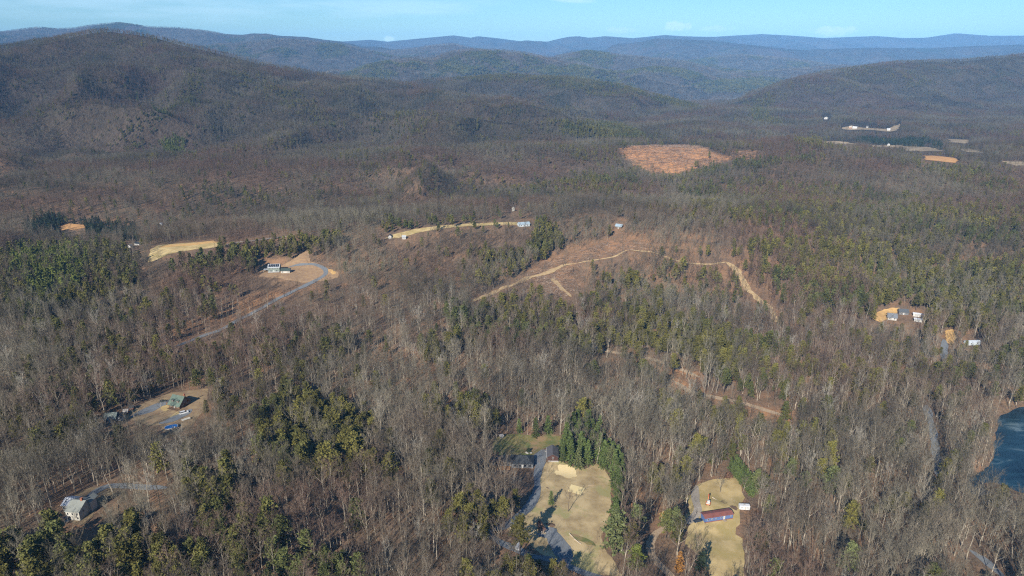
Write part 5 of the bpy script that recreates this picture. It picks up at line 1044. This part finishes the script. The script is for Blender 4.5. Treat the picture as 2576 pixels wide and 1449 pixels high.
car('white pickup with dark windows parked on the gravel beside the pool drive', (463,1040), 35, (.62, .63, .64), 5.4, 1.95, 1.85, 'pickup_truck', 'truck', True)
car('dark car with a pale hood parked left of the green-roofed house', (409,1011), 32, (.05, .06, .05), 4.6)
c = hit1(468, 1056); tr = thing('flat_trailer', 'pale flatbed trailer parked below the white pickup', 'trailer', c, R(38)); MB().box(-2.6, 2.6, -1.1, 1.1, .55, .7).build('bed', P_('pale_planks', (.50, .47, .40)), tr); MB().box(2.6, 4.0, -.06, .06, .5, .6).build('tow_bar', TYRE, tr)
for s in (-1, 1): m = MB(); m.tube([Vector((0, s * .9, .3)), Vector((0, s * 1.08, .3))], [.3, .3], 10); m.build('wheel', TYRE, tr)
# swimming pool
c, a, L0 = base_at((413,1079), (449,1074)); pool = thing('swimming_pool', 'long oval swimming pool under a bright blue cover', 'pool', c, a)
def oval(rx, ry, n=28): return [(rx * (abs(math.cos(t)) ** .7) * (1 if math.cos(t) > 0 else -1), ry * (abs(math.sin(t)) ** .7) * (1 if math.sin(t) > 0 else -1)) for t in [2 * math.pi * k / n for k in range(n)]]
def slab(P, z0, z1): n = len(P); return MB().add([(p[0], p[1], z0) for p in P] + [(p[0], p[1], z1) for p in P], [tuple(range(n))[::-1], tuple(range(n, 2 * n))] + [(i, (i + 1) % n, n + (i + 1) % n, n + i) for i in range(n)])
slab(oval(L0 * .48, 2.5), -.8, 1.0).build('wall', CONC, pool); slab(oval(L0 * .45, 2.15), 1.0, 1.06).build('cover', P_('blue_pool_cover', (.02, .13, .38), rough=.4), pool)
MB().box(L0 * .22, L0 * .3, -2.7, -2.3, -.3, 1.8).build('ladder', WHITE, pool); slab(oval(L0 * .56, 3.6), -.8, .12).build('deck', P_('tan_paving', (.48, .33, .22)), pool)
# camper
c = hit1(1872, 1281); cp = thing('camper_trailer', 'white camper trailer at the right edge of the hay field', 'trailer', c, R(-4)); MB().prism([(-1.2, .5), (1.2, .5), (1.2, 2.6), (1.0, 2.85), (-1.0, 2.85), (-1.2, 2.6)], -2.9, 2.6).build('body', P_('camper_white', (.60, .61, .61), rough=.4), cp)
for x in (-1.6, 1.4): window(cp, x, 1.6, .7, .45, -1.2)
door(cp, 0.2, -1.2, .7, 1.8, CONC, .55); MB().box(2.6, 3.8, -.06, .06, .45, .55).build('tow_bar', TYRE, cp); MB().box(-.5, .3, -.3, .3, 2.86, 3.1).build('roof_vent', P_('grey_tin', (.40, .37, .34)), cp)
for s in (-1, 1): m = MB(); m.tube([Vector((0, s * .95, .33)), Vector((0, s * 1.15, .33))], [.33, .33], 10); m.build('wheel', TYRE, cp)
# small excavator with raised boom
c = hit1(1781, 1269); ex = thing('mini_excavator', 'white and red excavator with orange boom raised over the hay field', 'excavator', c, R(70)); ORG = P_('orange_paint', (.55, .16, .06)); 
for s in (-1, 1): slab([(x, y + s * .95) for x, y in [(-1.3, -.25), (1.3, -.25), (1.3, .25), (-1.3, .25)]], 0.0, .6).build('track', TYRE, ex)
slab(oval(1.4, 1.25), .62, 1.25).build('body', ORG, ex); cbx = MB().box(-.7, .7, -.9, .5, 1.25, 2.5).build('cab', WHITE, ex); MB().box(.7, .73, -.75, .35, 1.5, 2.3).build('window', GLASS, cbx); MB().box(-1.5, -.72, -.9, .9, 1.25, 1.8).build('counterweight', WHITE, ex)
bm_ = MB(); bm_.tube([(.9, .2, 1.2), (2.2, .2, 3.2), (4.0, .2, 3.7)], [.22, .22, .18], 4); bo = bm_.build('boom', ORG, ex); bm_ = MB(); bm_.tube([(4.0, .2, 3.8), (5.6, .2, 2.4)], [.17, .13], 4); bm_.build('arm', ORG, ex); MB().box(5.2, 6.0, -.25, .65, 1.6, 2.4).build('bucket', RUST, ex)
# felled tree on the ground beside it
a = hit1(1792, 1252); b = hit1(1814, 1263); ft = thing('fallen_tree', 'felled tree lying on the hay field, pale trunk and bushy dark top', 'tree', a, math.atan2(b.y - a.y, b.x - a.x)); Lf = (b - a).length
m = MB(); m.tube([(0, 0, .3), (Lf, 0, .35)], [.28, .18], 7); m.build('trunk', P_('pale_peeled_trunk', (.50, .42, .33)), ft)
rng = random.Random(8); m = MB()
for k in range(260): p = Vector((Lf + rng.uniform(-.3, 3.4), rng.gauss(0, .7), rng.uniform(.1, 1.6))); sliver(m, p, (Vector((.8, 0, .3)) + rv(rng)).normalized() * rng.uniform(.8, 1.8), .09, rng)
m.build('crown', MT['darkbark'], ft)
# shrubs, stones and odds and ends
def shrub(label, p, H, Rr, mat, seed, squash=1.0):
    c = hit1(*p); T, C = spruce_tree(seed, H, Rr, 7, 8, 9, .38, .42, .05, 4); s = thing('shrub', label, 'shrub', c, seed); T.build('stem', MT['darkbark'], s); C.build('foliage', mat, s); return s
shrub('round dark shrub ringed by pale stones on the green grass patch', (1330,1136), 2.2, 1.5, MT['dark'], 3)
for i, (qx, qy) in enumerate(((1324, 1139), (1336, 1140), (1327, 1141))):
    c = hit1(qx, qy); rng = random.Random(i); m = MB(); vs = [Vector((math.cos(t) * r_ * .8, math.sin(t) * r_ * .8, z)) for z, r_ in ((-.2, 1), (.35, .8)) for t in [k * math.pi / 3.5 + rng.uniform(-.2, .2) for k in range(7)]]
    n7 = 7; m.add([tuple(v) for v in vs], [tuple(range(7, 14))] + [(k, (k + 1) % 7, 7 + (k + 1) % 7, 7 + k) for k in range(7)]); o = m.build('garden_stone', CONC); o.location = c; tag(o, ['pale stone at the left foot of the round dark shrub', 'pale stone at the right foot of the round dark shrub', 'pale stone in front of the round dark shrub'][i], 'stone', 'stones around the round shrub')
shrub('brown leafless dome-shaped shrub at the top of the hedge by the hay field', (1832,1203), 4.2, 3.2, P_('brown_twigs', (.16, .085, .05)), 7)
shrub('yellow-brown shrub between the dirt track and the pale pines', (1668,1300), 3.0, 2.0, P_('yellow_leaves', (.34, .22, .05)), 9)
c = hit1(1487, 1222); m = MB(); m.tube([(-1.6, 0, .25), (1.6, .3, .25)], [.2, .17], 7); o = m.build('log', P_('weathered_wood', (.30, .24, .18))); o.location = c; tag(o, 'short log lying on the tan lawn right of the sand court', 'log')
for i, (q0, q1) in enumerate((((1444,1356), (1462,1370)), ((1432,1343), (1443,1354)))):
    a = hit1(*q0); b = hit1(*q1); d = b - a; m = MB(); m.tube([(0, 0, .25), tuple(d * .5 + Vector((0, 0, .25))), tuple(d + Vector((0, 0, .25)))], [.22, .2, .14], 7); o = m.build('log', P_('pale_peeled_trunk', (.50, .42, .33))); o.location = a; tag(o, ['long pale log along the edge of the gravel pad', 'shorter pale log above the long one by the gravel pad'][i], 'log')
c = hit1(1304, 1378); m = MB(); m.prism([(-1, .3), (1, .3), (.9, 1.9), (-.9, 1.9)], -2.2, 2.2); bt = thing('small_trailer', 'small covered grey trailer between the pines left of the pad', 'trailer', c, R(75)); m.build('cover', P_('grey_canvas', (.33, .34, .36)), bt)
for s in (-1, 1): m = MB(); m.tube([Vector((0, s * .95, .3)), Vector((0, s * 1.1, .3))], [.3, .3], 10); m.build('wheel', TYRE, bt)

# ------------------------------------------------------------------ the blue air between here and the mountains
hz = MB().box(-23000, 23000, -400, 18500, float(GZ.min()) - 1.0, float(max(GZ.max() + 26, CAMH + 60)))
hm = bpy.data.materials.new('haze'); hm.use_nodes = True; hn = hm.node_tree; hn.nodes.clear()
ho = hn.nodes.new('ShaderNodeOutputMaterial'); hv = hn.nodes.new('ShaderNodeVolumePrincipled')
hv.inputs['Color'].default_value = (0.22, 0.53, 1.0, 1); hv.inputs['Density'].default_value = 0.000042; hv.inputs['Anisotropy'].default_value = -0.28
hn.links.new(hv.outputs['Volume'], ho.inputs['Volume'])
h_ = hz.build('haze', hm); tag(h_, 'thin blue haze over the hills and valley', kind='stuff')
